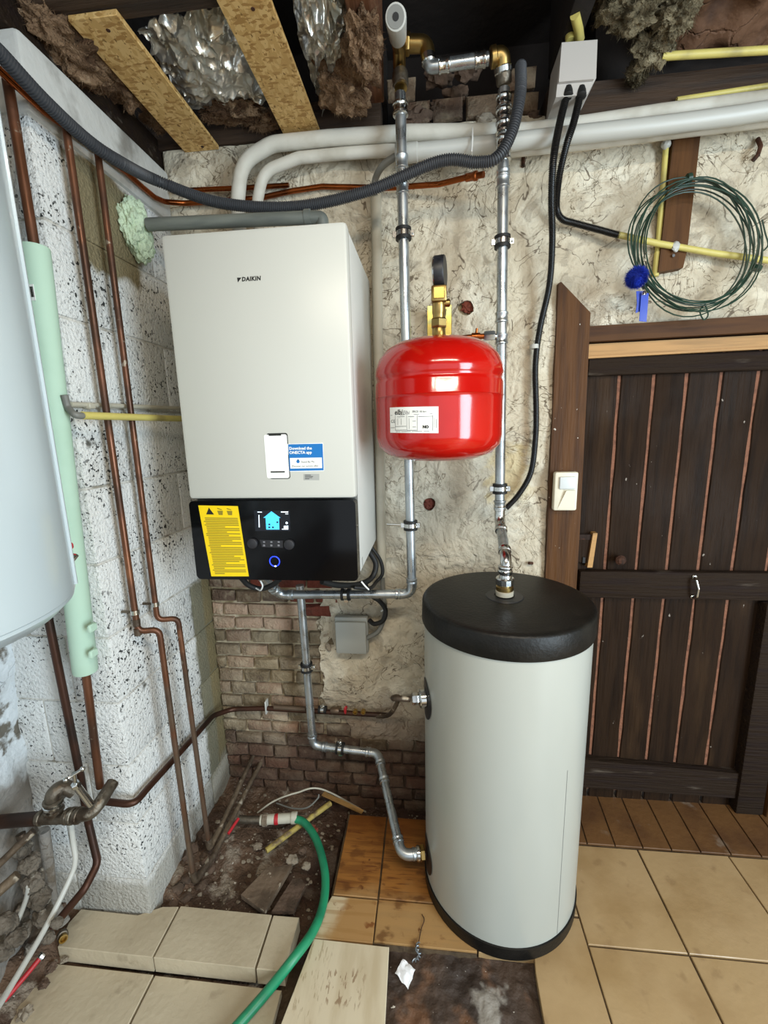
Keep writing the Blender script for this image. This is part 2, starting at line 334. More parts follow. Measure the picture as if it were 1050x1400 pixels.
M['screed'] = mat('dark_bare_screed', '#4b3a2e', 0.7, world=True, layers=[dict(color='#33271f', scale=7, lo=0.42, hi=0.62, detail=7), dict(color='#6b4a32', scale=9, lo=0.55, hi=0.68),
    dict(color='#958e84', scale=22, box=((0.10, 0.17), (None, -0.585), None, 0.012, 0.13), amount=.85), dict(color='#d6cfc2', scale=70, lo=0.72, hi=0.75)], bump=(('noise', 50, 0.7),))
M['stone'] = mat('grey_rubble_stone', '#8f8372', 0.9, layers=[dict(color='#6b5d4c', scale=20, lo=0.45, hi=0.65), dict(color='#b5aa98', scale=40, lo=0.6, hi=0.7)], bump=(('noise', 50, 0.9),))
M['darkstone'] = mat('dark_brown_stone', '#5f4c3e', 0.9, layers=[dict(color='#453629', scale=20, lo=0.45, hi=0.65)], bump=(('noise', 50, 0.9),))
M['cloth'] = mat('dirty_cloth_wrap', '#6f665a', 0.95, layers=[dict(color='#494137', scale=18, lo=0.45, hi=0.62, detail=6), dict(color='#a39b8d', scale=26, lo=0.58, hi=0.7)], bump=(('noise', 40, 1.0), ('noise', 120, 0.7)))
M['oldboard'] = mat('dirty_brown_board', '#6f5d4b', 0.85, layers=[dict(color='#4f4031', scale=12, lo=0.42, hi=0.65), dict(color='#a79b88', scale=40, lo=0.66, hi=0.71)], bump=(('noise', 40, 0.7),))


# ------------------------------------------------------------------ mesh building
def frame_of(d):
    d = d.normalized()
    a = Vector((0, 0, 1)) if abs(d.z) < 0.9 else Vector((1, 0, 0))
    u = d.cross(a).normalized(); return u, d.cross(u).normalized()


def fillet(pts, rad, n=6):
    """round every inner corner of a polyline with radius rad"""
    pts = [Vector(p) for p in pts]
    if rad <= 0 or len(pts) < 3: return pts
    out = [pts[0]]
    for i in range(1, len(pts) - 1):
        a, b, c = pts[i - 1], pts[i], pts[i + 1]
        u, v = (a - b), (c - b)
        lu, lv = u.length, v.length
        if lu < 1e-6 or lv < 1e-6: continue
        u /= lu; v /= lv
        ang = u.angle(v)
        if ang > math.pi - 0.02: out.append(b); continue
        t = min(rad / math.tan(ang / 2), lu * 0.48, lv * 0.48)
        p0, p2 = b + u * t, b + v * t
        for k in range(n + 1):
            s = k / n
            out.append(p0 * (1 - s) ** 2 + b * 2 * s * (1 - s) + p2 * s * s)
    out.append(pts[-1]); return out


def spline(pts, n=8):
    """Catmull-Rom through the points"""
    P = [Vector(p) for p in pts]; P = [P[0] * 2 - P[1]] + P + [P[-1] * 2 - P[-2]]
    out = []
    for i in range(1, len(P) - 2):
        a, b, c, d = P[i - 1:i + 3]
        for k in range(n):
            t = k / n
            out.append(0.5 * ((2 * b) + (c - a) * t + (2 * a - 5 * b + 4 * c - d) * t * t + (3 * b - a - 3 * c + d) * t ** 3))
    out.append(P[-2]); return out


def resample(pts, step):
    out = [pts[0]]; acc = 0.0
    for a, b in zip(pts, pts[1:]):
        L = (b - a).length
        if L < 1e-9: continue
        pos = step - acc
        while pos <= L:
            out.append(a.lerp(b, pos / L)); pos += step
        acc = L - (pos - step)
    out.append(pts[-1]); return out


class MB:
    def __init__(s):
        s.v = []; s.f = []; s.mi = []

    def add(s, vs, fs, mi=0):
        o = len(s.v); s.v += [Vector(v) for v in vs]
        for f in fs: s.f.append([i + o for i in f]); s.mi.append(mi)
        return s

    def box(s, lo, hi, b=0.0, mi=0):
        hi2 = Vector([max(a, c) for a, c in zip(lo, hi)]); lo = Vector([min(a, c) for a, c in zip(lo, hi)])
        return s.obox((lo + hi2) / 2, (hi2 - lo) / 2, Matrix.Identity(3), b, mi)

    def obox(s, c, h, R, b=0.0, mi=0):
        c = Vector(c); h = Vector(h)
        if b <= 0:
            vs = [c + R @ Vector((x * h.x, y * h.y, z * h.z)) for x in (-1, 1) for y in (-1, 1) for z in (-1, 1)]
            return s.add(vs, [(0, 1, 3, 2), (4, 6, 7, 5), (0, 4, 5, 1), (2, 3, 7, 6), (0, 2, 6, 4), (1, 5, 7, 3)], mi)
        bm = bmesh.new(); bmesh.ops.create_cube(bm, size=2)
        for v in bm.verts: v.co = Vector((v.co.x * h.x, v.co.y * h.y, v.co.z * h.z))
        bmesh.ops.bevel(bm, geom=list(bm.edges), offset=b, segments=2 if b > 0.003 else 1, profile=0.5, affect='EDGES')
        bm.verts.index_update()
        s.add([c + R @ v.co for v in bm.verts], [[v.index for v in f.verts] for f in bm.faces], mi); bm.free(); return s

    def tube(s, pts, r, seg=14, cap=True, mi=0, rf=None):
        pts = [Vector(p) for p in pts]
        q = [pts[0]]
        for p in pts[1:]:
            if (p - q[-1]).length > 1e-6: q.append(p)
        pts = q; n = len(pts); vs = []; u = None
        for i, p in enumerate(pts):
            t = (pts[min(i + 1, n - 1)] - pts[max(i - 1, 0)]).normalized()
            if u is None: u, _ = frame_of(t)
            u = (u - t * u.dot(t)).normalized(); v = t.cross(u)
            rr = rf(i) if rf else r
            for k in range(seg):
                a = 2 * math.pi * k / seg; vs.append(p + u * math.cos(a) * rr + v * math.sin(a) * rr)
        fs = [(i * seg + k, i * seg + (k + 1) % seg, (i + 1) * seg + (k + 1) % seg, (i + 1) * seg + k) for i in range(n - 1) for k in range(seg)]
        if cap: fs += [tuple(range(seg))[::-1], tuple((n - 1) * seg + k for k in range(seg))]
        return s.add(vs, fs, mi)

    def corr(s, pts, r, pitch=0.005, seg=12, depth=0.17, mi=0):
        p = resample([Vector(q) for q in pts], pitch / 4)
        return s.tube(p, r, seg, True, mi, rf=lambda i: r * (1 - depth * (1 if i % 4 < 2 else 0)))

    def lathe(s, o, axis, prof, seg=32, mi=0, caps=True):
        """prof: (distance along axis, radius)"""
        o = Vector(o); ax = Vector(axis).normalized(); u, v = frame_of(ax); vs = []
        for h, r in prof:
            for k in range(seg):
                a = 2 * math.pi * k / seg; vs.append(o + ax * h + (u * math.cos(a) + v * math.sin(a)) * max(r, 1e-5))
        n = len(prof)
        fs = [(i * seg + k, i * seg + (k + 1) % seg, (i + 1) * seg + (k + 1) % seg, (i + 1) * seg + k) for i in range(n - 1) for k in range(seg)]
        if caps: fs += [tuple(range(seg))[::-1], tuple((n - 1) * seg + k for k in range(seg))]
        return s.add(vs, fs, mi)

    def prism(s, poly, d, mi=0):
        """poly: list of 3-D points, extruded by vector d"""
        n = len(poly); d = Vector(d); vs = [Vector(p) for p in poly] + [Vector(p) + d for p in poly]
        return s.add(vs, [tuple(range(n)), tuple(range(2 * n - 1, n - 1, -1))] + [(i, n + i, n + (i + 1) % n, (i + 1) % n) for i in range(n)], mi)

    def blob(s, c, h, amp=0.2, freq=6, sub=3, seed=0, mi=0, octv=3, R=None):
        bm = bmesh.new(); bmesh.ops.create_icosphere(bm, subdivisions=sub, radius=1)
        c = Vector(c); sd = Vector((seed * 3.7, seed * 1.3, seed * 2.1)); vs = []
        for v in bm.verts:
            k = 1 + amp * noise.turbulence(v.co * freq * 0.3 + sd, octv, False) * 1.4 - amp * 0.5
            p = Vector((v.co.x * h[0], v.co.y * h[1], v.co.z * h[2])) * k
            vs.append(c + (R @ p if R else p))
        bm.verts.index_update(); s.add(vs, [[v.index for v in f.verts] for f in bm.faces], mi); bm.free(); return s

    def grid(s, fn, nu, nv, mi=0, thick=None):
        vs = [fn(i / nu, j / nv) for j in range(nv + 1) for i in range(nu + 1)]
        fs = [(j * (nu + 1) + i, j * (nu + 1) + i + 1, (j + 1) * (nu + 1) + i + 1, (j + 1) * (nu + 1) + i) for j in range(nv) for i in range(nu)]
        if thick is not None:
            k = len(vs); t = Vector(thick); vs += [Vector(v) + t for v in vs]
            fs += [tuple(x + k for x in f[::-1]) for f in fs]
            rim = [i for i in range(nu)] ; W = nu + 1
            for i in range(nu):
                fs.append((i + 1, i, i + k, i + 1 + k)); a = nv * W + i; fs.append((a, a + 1, a + 1 + k, a + k))
            for j in range(nv):
                a = j * W; fs.append((a, a + W, a + W + k, a + k)); a += nu; fs.append((a + W, a, a + k, a + W + k))
        return s.add(vs, fs, mi)

    def build(s, name, mats, parent=None, org=None, angle=40, recalc=True):
        return link(name, s.v, s.f, s.mi, mats, parent, org, angle, recalc)


ORG = {}


def link(name, v, f, mi, mats, parent=None, org=None, angle=40, recalc=True):
    me = bpy.data.meshes.new(name)
    if parent is not None: o0 = ORG[parent.name]
    elif org is not None: o0 = Vector(org)
    else:
        xs = [p.x for p in v]; yy = [p.y for p in v]; zs = [p.z for p in v]
        o0 = Vector(((min(xs) + max(xs)) / 2, (min(yy) + max(yy)) / 2, min(zs)))
    me.from_pydata([(p - o0)[:] for p in v], [], f)
    if recalc:
        bm = bmesh.new(); bm.from_mesh(me); bmesh.ops.recalc_face_normals(bm, faces=bm.faces); bm.to_mesh(me); bm.free()
    if not isinstance(mats, (list, tuple)): mats = [mats]
    for m in mats: me.materials.append(M[m] if isinstance(m, str) else m)
    if len(mats) > 1: me.polygons.foreach_set('material_index', mi)
    me.polygons.foreach_set('use_smooth', [True] * len(me.polygons))
    me.set_sharp_from_angle(angle=math.radians(angle)); me.update()
    o = bpy.data.objects.new(name, me); COL.objects.link(o)
    if parent is not None: o.parent = parent
    else: o.location = o0
    ORG[o.name] = o0
    return o


def tag(o, label=None, cat=None, group=None, kind=None):
    if label: o['label'] = label
    if cat: o['category'] = cat
    if group: o['group'] = group
    if kind: o['kind'] = kind
    return o


def thing(name, loc, label, cat, group=None):
    o = bpy.data.objects.new(name, None); COL.objects.link(o); o.location = loc; o.empty_display_size = 0.05
    ORG[o.name] = Vector(loc); return tag(o, label, cat, group)


def struct(name, loc=(0, 0, 0)):
    o = bpy.data.objects.new(name, None); COL.objects.link(o); o.location = loc; ORG[o.name] = Vector(loc); o['kind'] = 'structure'; return o


def words(txt, size, fn, m, parent, name='lettering', shear=0.0, bold=0.0, align='LEFT', space=1.0):
    """flat lettering: fn maps (u, v) in metres to a point on the surface"""
    cu = bpy.data.curves.new('tmp', 'FONT'); cu.body = txt; cu.size = size; cu.shear = shear; cu.offset = bold; cu.align_x = align
    cu.space_character = space; cu.resolution_u = 2
    t = bpy.data.objects.new('tmp', cu); COL.objects.link(t)
    dg = bpy.context.evaluated_depsgraph_get(); me = bpy.data.meshes.new_from_object(t.evaluated_get(dg))
    vs = [fn(v.co.x, v.co.y) for v in me.vertices]; fs = [list(p.vertices) for p in me.polygons]
    bpy.data.objects.remove(t); bpy.data.curves.remove(cu); bpy.data.meshes.remove(me)
    return link(name, vs, fs, [0] * len(fs), m, parent, recalc=False)


def nz(x, y, z=0.0): return noise.noise(Vector((x, y, z)))


def tb(x, y, z, o=4): return noise.turbulence(Vector((x, y, z)), o, False)


# ------------------------------------------------------------------ back wall: plaster sheet, exposed brick, hole above
def keep(x, z):
    """> 0 where plaster still covers the wall (distance-like, metres)"""
    j = 0.030 * nz(x * 9 + 3, z * 9) + 0.014 * nz(x * 31, z * 31 + 5)
    xb = -0.405 + 0.012 * math.sin(z * 9) + (0.05 if 0.42 < z < 0.5 else 0) * 0.3
    d1 = x - xb
    d2 = z - (0.20 + 0.05 * nz(x * 5, 2.0)) if x > -0.42 else 1
    d2 = max(d2, (x - 0.10) * 1.0)
    d3 = z - 0.955
    a = max(min(d1, d2), d3) + j
    for cx, cz, r in ((0.115, 1.757, 0.020), (-0.005, 1.132, 0.018), (-0.36, 0.255, 0.05)):       # knocked-out holes
        a = min(a, math.hypot(x - cx, z - cz) - r + j * 0.6)
    if 0.47 < x < 1.3 and z < 1.66: a = -1
    return a


def plaster_y(x, z):
    y = -0.010 * tb(x * 3.1, z * 3.1, 1.7, 3) - 0.006 * tb(x * 11, z * 11, 4.2, 3)
    r = 1 - abs(nz(x * 6.5 + 0.3 * nz(x * 14, z * 14), z * 6.5)) * 6
    if r > 0: y += 0.005 * r
    return y


def make_plaster():
    x0, x1, z0, z1, st = XL, 1.62, -0.12, 2.262, 0.0095
    nx, nzn = int((x1 - x0) / st), int((z1 - z0) / st)
    val = [[keep(x0 + i * st, z0 + j * st) for i in range(nx + 1)] for j in range(nzn + 1)]
    idx = {}; vs = []; fs = []

    def vert(i, j):
        if (i, j) not in idx:
            x, z = x0 + i * st, z0 + j * st; f = val[j][i]
            if abs(f) < st * 1.2:
                gx = (keep(x + 1e-3, z) - keep(x - 1e-3, z)) / 2e-3; gz = (keep(x, z + 1e-3) - keep(x, z - 1e-3)) / 2e-3
                g2 = gx * gx + gz * gz
                if g2 > 0.1:
                    dx, dz = -f * gx / g2, -f * gz / g2
                    L = math.hypot(dx, dz)
                    if L > st * 0.7: dx, dz = dx * st * 0.7 / L, dz * st * 0.7 / L
                    x += dx; z += dz
            idx[(i, j)] = len(vs); vs.append(Vector((x, plaster_y(x, z), z)))
        return idx[(i, j)]
    cells = set()
    for j in range(nzn):
        for i in range(nx):
            if (val[j][i] > 0) + (val[j][i + 1] > 0) + (val[j + 1][i] > 0) + (val[j + 1][i + 1] > 0) >= 2:
                cells.add((i, j)); fs.append([vert(i, j), vert(i + 1, j), vert(i + 1, j + 1), vert(i, j + 1)])
    back = {}                                                        # broken edge of the plaster

    def bk(k):
        if k not in back: back[k] = len(vs); vs.append(vs[k] + Vector((0, 0.022, 0)))
        return back[k]
    for i, j in list(cells):
        for di, dj, a, b in ((-1, 0, (i, j + 1), (i, j)), (1, 0, (i + 1, j), (i + 1, j + 1)), (0, -1, (i, j), (i + 1, j)), (0, 1, (i + 1, j + 1), (i, j + 1))):
            if (i + di, j + dj) not in cells:
                p, q = vert(*a), vert(*b); fs.append([q, p, bk(p), bk(q)])
    return tag(link('wall_back', vs, fs, [0] * len(fs), 'plaster', org=(0, 0, 0), angle=60, recalc=False), kind='structure')


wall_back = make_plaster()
MB().box((XL - 0.3, 0.018, -0.2), (0.47, 0.2, 2.262)).box((0.47, 0.06, 1.6), (1.62, 0.2, 2.262)).box((1.22, 0.06, -0.2), (1.62, 0.2, 1.6)).build('mortar_bed', 'mortar', wall_back)
MB().box((XL - 0.3, 0.10, 2.262), (-0.13, 0.2, 2.6)).box((-0.13, 0.16, 2.262), (0.47, 0.2, 2.6)).box((0.47, 0.055, 2.262), (1.62, 0.2, 2.6)).build('cavity_shade_back', 'deck', wall_back)  # dark colour stands in for the deep shade at the back of the cavity
for hx_, hz_, sd in ((0.117, 1.757, 3), (-0.004, 1.132, 8)):
    MB().blob((hx_, 0.012, hz_), (0.022, 0.008, 0.022), 0.4, 9, 3, sd).build('brick_fragment', 'brick_red', wall_back)


def brick(x0, x1, z0, z1, m, proud):
    j = lambda a: RND.uniform(-a, a) * 1.6
    b = 0.006; f = -0.002 + proud; k = 0.02
    P = [Vector((x0 + j(.002), k, z0 + j(.002))), Vector((x1 + j(.002), k, z0 + j(.002))), Vector((x1 + j(.002), k, z1 + j(.002))), Vector((x0 + j(.002), k, z1 + j(.002)))]
    c = sum(P, Vector()) / 4; mb = MB()
    mid = [Vector((p.x, f + b * .8, p.z)) for p in P]
    fr = [Vector((p.x - math.copysign(b + j(.002), p.x - c.x), f + j(.0015), p.z - math.copysign(b * .8 + j(.002), p.z - c.z))) for p in P]
    mb.add(P + mid + fr, [(i, (i + 1) % 4, 4 + (i + 1) % 4, 4 + i) for i in range(4)] + [(4 + i, 4 + (i + 1) % 4, 8 + (i + 1) % 4, 8 + i) for i in range(4)] + [(8, 9, 10, 11)])
    return mb.build('brick', m, wall_back, angle=50)


CP = 0.0545
for r in range(-2, 18):
    z0 = -0.005 + r * CP + 0.012; z1 = z0 + CP - 0.011
    x = XL + 0.004 - (0.055 if r % 2 else 0.0) + RND.uniform(-0.01, 0.01)
    xe = -0.34 if z0 > 0.19 else 0.13
    while x < xe:
        L = RND.choice((0.098, 0.104, 0.110)); a, b_ = max(x, XL + 0.002), x + L
        if b_ - a > 0.02:
            xc = (a + b_) / 2
            if r >= 15: m = 'brick_dark' if xc < -0.62 else 'brick_red'
            elif r == 14: m = 'brick_red' if xc > -0.52 else 'brick_dark'
            elif r in (13,): m = 'brick_red' if xc > -0.46 else 'brick_pink'
            elif r in (12,): m = 'brick_pink'
            elif r <= 2 or (r <= 4 and RND.random() < .5): m = 'brick_dark'
            else: m = 'brick_grey'
            if xc < XL + 0.5 or z0 < 0.25: brick(a, b_ - 0.010, z0, z1, m, RND.uniform(0, 0.005))
        x += L
for x0, x1, z0, z1 in ((-0.10, 0.0, 2.268, 2.322), (0.012, 0.095, 2.268, 2.325), (0.105, 0.20, 2.268, 2.320), (0.212, 0.31, 2.265, 2.318), (-0.12, -0.04, 2.332, 2.385), (0.20, 0.30, 2.328, 2.38)):
    brick(x0, x1, z0, z1, 'brick_dark', 0.006)
for (px_, py_, s, m, sd) in ((624, 130, 0.04, 'darkstone', 1), (575, 163, 0.05, 'darkstone', 2), (660, 170, 0.04, 'stone', 3), (600, 105, .05, 'darkstone', 7), (640, 98, .04, 'darkstone', 8), (600, 150, 0.03, 'darkstone', 4), (728, 165, 0.03, 'darkstone', 5)):
    p = onY(px_, py_, 0.02); MB().blob(p, (s, 0.03, s * 0.6), 0.35, 6, 3, sd).build('rubble_stone', m, wall_back)

# ------------------------------------------------------------------ blockwork pier on the left, and the side walls
pier = tag(MB().box((-1.2, YP + 0.0045, -0.12), (XL - 0.0045, 0.2, 2.19)).build('wall_left', 'blockjoint', org=(-0.97, -0.25, 0)), kind='structure')
ZJ = [-0.09, 0.116, 0.31, 0.497, 0.69, 0.877, 1.074, 1.265, 1.46, 1.657, 1.855, 2.05]


def blockface(x0, x1, y0, y1, z0, z1):
    g = 0.0028; mb = MB(); lo = (x0 + g, y0 + (g if y0 > YP + .01 else 0), z0 + g); hi = (x1 - (g if x1 < XL - .01 else 0), y1 - g, z1 - g)
    mb.box(lo, hi, 0.004); return mb.build('block', 'block', pier)


for k in range(len(ZJ) - 1):
    z0, z1 = ZJ[k], ZJ[k + 1]
    if k % 2 == 0:
        blockface(-1.2, -0.95 - 0.1 * (k == 0), YP, -0.3, z0, z1); blockface(-0.95 - 0.1 * (k == 0), XL, YP, -0.115, z0, z1); blockface(-1.0, XL, -0.115, 0.06, z0, z1)
    else:
        blockface(-1.2, -1.05, YP, -0.3, z0, z1); blockface(-1.05, XL, YP, -0.31, z0, z1); blockface(-1.0, XL, -0.31, 0.06, z0, z1)
MB().box((-1.2, YP - 0.003, 2.052), (XL + 0.006, 0.03, 2.20), 0.01).build('render_band', 'whiteband', pier)
MB().box((-1.2, -4.2, 2.2), (XL - 0.012, 0.03, 2.29), 0.004).build('wall_plate', 'rail', pier)


def leftw(u, v):
    y = -4.2 + u * 3.72; z = -0.12 + v * 2.4
    rough = 0.03 if z > 0.45 else 0.03 + 0.06 * (0.45 - z)
    return Vector((-1.135 + rough * tb(y * 2.7, z * 2.7, 9.1, 4) + 0.01 * nz(y * 14, z * 14), y, z))


tag(MB().grid(leftw, 280, 160).build('wall_side', 'roughwall', org=(-1.13, -2.3, 0), recalc=False), kind='structure')
wr = struct('wall_right', (2.3, -2, 0))
MB().box((2.3, -4.2, -0.1), (2.4, -3.05, 2.6)).box((2.3, -1.95, -0.1), (2.4, 0.2, 2.6)).box((2.3, -3.05, 2.1), (2.4, -1.95, 2.6)).build('wall_panel', 'plaster', wr)
MB().box((1.62, 0.05, -0.1), (2.3, 0.2, 2.6)).build('wall_return', 'plaster', wr)

# ------------------------------------------------------------------ ceiling
ceiling = tag(MB().box((-1.3, -4.2, 2.54), (2.4, 0.25, 2.6)).build('ceiling', 'deck', org=(0, 0, 2.54)), kind='structure')
MB().box((-0.178, -4.2, 2.285), (-0.124, -0.06, 2.54), 0.003).build('joist', 'joist', ceiling)
for x in (-0.80, 0.62, 1.1, 1.6): MB().box((x, -4.2, 2.37), (x + 0.055, -0.62, 2.54), 0.003).build('joist', 'joist', ceiling)
MB().box((-1.12, -0.475, 2.259), (-0.18, -0.415, 2.34), 0.004).build('cross_joist', 'beam', ceiling)
MB().box((-0.93, -0.002, 2.2585), (-0.14, 0.10, 2.345), 0.004).build('wall_plate', 'beam', ceiling)
MB().prism([onY(750, 172, -.03), onY(1060, 128, -.03), onY(1060, 85, -.03), onY(750, 118, -.03)], (0, 0.09, 0)).box((1.0, -0.03, 2.24), (1.62, 0.05, 2.33)).build('wall_beam', 'beam', ceiling)
MB().box((0.335, -0.40, 2.35), (0.385, 0.02, 2.54), 0.004).build('joist', 'deck', ceiling)


def wool(px_, py_, Y, h, sd, m='wool', amp=0.55):
    c = onY(px_, py_, Y); mb = MB().blob(c, h, amp * 0.6, 7, 5, sd, octv=3); q = random.Random(sd)
    for _ in range(1500):
        d = Vector((q.gauss(0, 1), q.gauss(0, 1), q.gauss(0, 1))).normalized()
        k_ = 1 + amp * .6 * noise.turbulence(d * 2.1 + Vector((sd * 3.7, sd * 1.3, sd * 2.1)), 3, False) * 1.4 - amp * .3
        p = c + Vector((d.x * h[0], d.y * h[1], d.z * h[2])) * k_ * .96
        e = (d * q.uniform(.2, 1) + Vector((q.gauss(0, 1), q.gauss(0, 1), q.gauss(0, 1)))).normalized() * q.uniform(.006, .02); u, v = frame_of(e)
        mb.add([p + u * .0008, p - u * .0008, p + e], [(0, 1, 2)])
    return mb.build('insulation_tuft', m, ceiling, recalc=False)


for a in ((95, 75, -0.36, (0.10, 0.09, 0.05), 1), (165, 105, -0.24, (0.09, 0.09, 0.05), 2), (215, 160, -0.06, (0.05, 0.05, 0.03), 3), (470, 120, -0.14, (0.07, 0.09, 0.045), 4), (495, 60, -0.28, (0.05, 0.09, 0.05), 5),
          (315, 152, -0.07, (0.10, 0.04, 0.025), 6), (70, 40, -0.42, (0.06, 0.07, 0.04), 7), (360, 165, -0.03, (0.06, 0.03, 0.02), 8)):
    tag(wool(*a), kind='stuff')
for a in ((865, 15, -0.16, (0.07, 0.05, 0.045), 11), (892, 62, -0.10, (0.05, 0.035, 0.05), 12), (838, -8, -0.15, (0.06, 0.05, 0.04), 13), (925, 20, -0.16, (0.05, 0.05, 0.04), 14), (872, 98, -0.06, (0.026, 0.02, 0.035), 15)):
    tag(wool(*a, m='woolgrey', amp=0.6), kind='stuff')


def paper(u, v):
    x = 0.60 + 0.75 * u; y = -0.33 + 0.33 * v
    return Vector((x, y, 2.45 - 0.09 * v + 0.03 * tb(x * 9, y * 9, 3, 3) + 0.03 * abs(nz(x * 7, y * 5))))


MB().grid(paper, 60, 36, thick=(0, 0, 0.004)).build('kraft_paper', 'paper', ceiling)


def foilsheet(name, corners, Y, label, sd, sag=0.03):
    """crumpled foil facing sheet: four picture corners taken on the insulation level"""
    A, B, C, D = [onZ(x, y, z) for x, y, z in corners]

    def fn(u, v):
        p = (A * (1 - u) + B * u) * (1 - v) + (D * (1 - u) + C * u) * v
        e = 0.018 * (nz(u * 4 + sd, v * 4) + nz(v * 9, u * 9 + sd) * .5)
        p = p + Vector((e * (1 if u in (0, 1) else .3), e * (1 if v in (0, 1) else .3), 0))
        r = abs(nz(u * 4 + sd, v * 4)) + 0.5 * abs(nz(u * 8, v * 8 + sd)) + 0.18 * abs(nz(u * 17 + sd, v * 17))
        return p + Vector((0.008 * nz(u * 9, v * 9, sd), 0.008 * nz(u * 9, v * 9, sd + 3), 0.045 * r - sag * math.sin(math.pi * u) * math.sin(math.pi * v)))
    o = MB().grid(fn, 90, 90, thick=(0, 0, 0.002)).build(name, 'foil', angle=25)
    return tag(o, label, 'foil')


foilsheet('foil_insulation', ((188, 44, 2.30), (322, 8, 2.30), (392, 142, 2.29), (255, 156, 2.29)), 0, 'crumpled silver foil sheet filling the gap between the two chipboard strips', 2)
foilsheet('foil_insulation', ((392, -5, 2.30), (478, -5, 2.30), (482, 70, 2.29), (440, 160, 2.29)), 0, 'narrow crumpled foil sheet hanging between the second chipboard strip and the joist', 7)
foilsheet('foil_insulation', ((88, 84, 2.26), (104, 92, 2.26), (140, 128, 2.26), (118, 126, 2.26)), 0, 'small torn scrap of foil poking out under brown wool above the pier', 11, 0.01)


def osb(x0, x1, y0, y1, label):
    t = MB().box((x0, y0, 2.246), (x1, y1, 2.2575), 0.001).build('chipboard_strip', 'osb', org=((x0 + x1) / 2, (y0 + y1) / 2, 2.246))
    for sy in (y1 - 0.02, max(y0, -0.45) + 0.03):
        MB().lathe(((x0 + x1) / 2 + 0.012, sy, 2.2462), (0, 0, -1), [(0, .0045), (.0015, .004)], 10).build('screw', 'rust', t)
    return tag(t, label, 'board', 'chipboard strips under the ceiling')


osb(-0.752, -0.642, -0.445, 0.0, 'tan chipboard strip nailed under the ceiling, the short one above the pier corner')
osb(-0.425, -0.318, -0.86, 0.0, 'tan chipboard strip nailed under the ceiling, the one between the two large foil sheets')

# ------------------------------------------------------------------ floor
floor = tag(MB().box((-1.3, -4.2, -0.25), (2.4, 0.25, -0.125)).build('floor', 'grout', org=(0, 0, -0.125)), kind='structure')
MB().box((0.285, -0.90, -0.12), (0.46, -0.02, -0.006)).box((0.12, -0.51, -0.12), (0.29, -0.02, -0.006)).box((0.46, -1.75, -0.12), (2.3, 0.06, -0.006)).box((-0.305, -0.52, -0.12), (0.12, -0.12, -0.006)).build('tile_bed', 'grout', floor)
MB().box((-1.12, -4.2, -0.12), (2.3, -1.75, 0.0)).build('screed', 'tile', floor)


def tile(poly, m, z=0.0, th=0.02, name='floor_tile', parent=None, tilt=None, b=0.0016):
    """poly: plan outline counter-clockwise; a chamfered top edge"""
    n = len(poly); c = Vector((sum(p[0] for p in poly) / n, sum(p[1] for p in poly) / n, 0)); mb = MB()
    T = (lambda p: p + Vector((0, 0, (p.x - c.x) * tilt[0] + (p.y - c.y) * tilt[1]))) if tilt else (lambda p: p)
    bot = [T(Vector((p[0], p[1], z - th))) for p in poly]; mid = [T(Vector((p[0], p[1], z - b))) for p in poly]
    top = [T(Vector((p[0], p[1], z)) + (c - Vector((p[0], p[1], 0))).normalized() * b * 1.4) for p in poly]
    mb.add(bot + mid + top, [tuple(range(n))[::-1]] + [(i, (i + 1) % n, n + (i + 1) % n, n + i) for i in range(n)] +
           [(n + i, n + (i + 1) % n, 2 * n + (i + 1) % n, 2 * n + i) for i in range(n)] + [tuple(range(2 * n, 3 * n))])
    return mb.build(name, m, parent or floor, angle=20)


def rtile(x0, x1, y0, y1, m, z=0.0, th=0.02, g=0.0025):
    jj = lambda: RND.uniform(-0.0008, 0.0008)
    return tile([(x0 + g + jj(), y0 + g + jj()), (x1 - g + jj(), y0 + g + jj()), (x1 - g + jj(), y1 - g + jj()), (x0 + g + jj(), y1 - g + jj())], m, z + RND.uniform(-0.0006, 0.0006), th)


XJ = [0.421, 0.679, 0.959, 1.239, 1.519, 1.80, 2.08, 2.3]; YJ = [-0.178, -0.475, -0.772, -1.07, -1.37, -1.67]
for i in range(len(XJ) - 1):
    for j in range(len(YJ) - 1): rtile(XJ[i], XJ[i + 1], YJ[j + 1], YJ[j], 'tile')
rtile(0.123, 0.421, -0.405, -0.12, 'tile'); tile([(0.266, -0.55), (0.258, -0.9), (0.419, -0.9), (0.419, -0.409), (0.30, -0.409), (0.277, -0.47)], 'tile')
rtile(-0.301, -0.161, -0.407, -0.122, 'tilewet'); rtile(-0.161, 0.123, -0.407, -0.122, 'tilewet')
rtile(-0.161, 0.123, -0.52, -0.407, 'tilewet'); tile([(-0.329, -0.523), (-0.163, -0.5215), (-0.163, -0.4105), (-0.302, -0.4095), (-0.31, -0.43), (-0.322, -0.44)], 'tileedge')
rtile(0.123, 0.30, -0.52, -0.407, 'tile')
for (a, b_) in ((-0.752, -0.464), (-0.464, -0.383)): rtile(a, b_, -0.6085, -0.474, 'tilegrey', 0.0, 0.05)
tile([(-1.034, -0.607), (-0.7545, -0.607), (-0.7545, -0.480), (-0.80, -0.484), (-0.86, -0.512), (-1.045, -0.512), (-1.052, -0.55)], 'tilegrey', 0.0, 0.05)
for (a, b_, c_, d_) in ((-1.06, -0.748, -0.905, -0.6135), (-0.748, -0.39, -0.905, -0.6135), (-1.1, -0.748, -1.2, -0.905), (-0.748, -0.39, -1.2, -0.905)): rtile(a, b_, c_, d_, 'tilegrey', -0.046, 0.02)
tile([(-0.375, -0.80), (-0.108, -0.80), (-0.1165, -0.529), (-0.327, -0.5275)], 'tileloose', 0.004, 0.012)
MB().box((-1.12, -1.75, -0.12), (0.46, -0.90, -0.05)).build('subfloor', 'grout', floor)
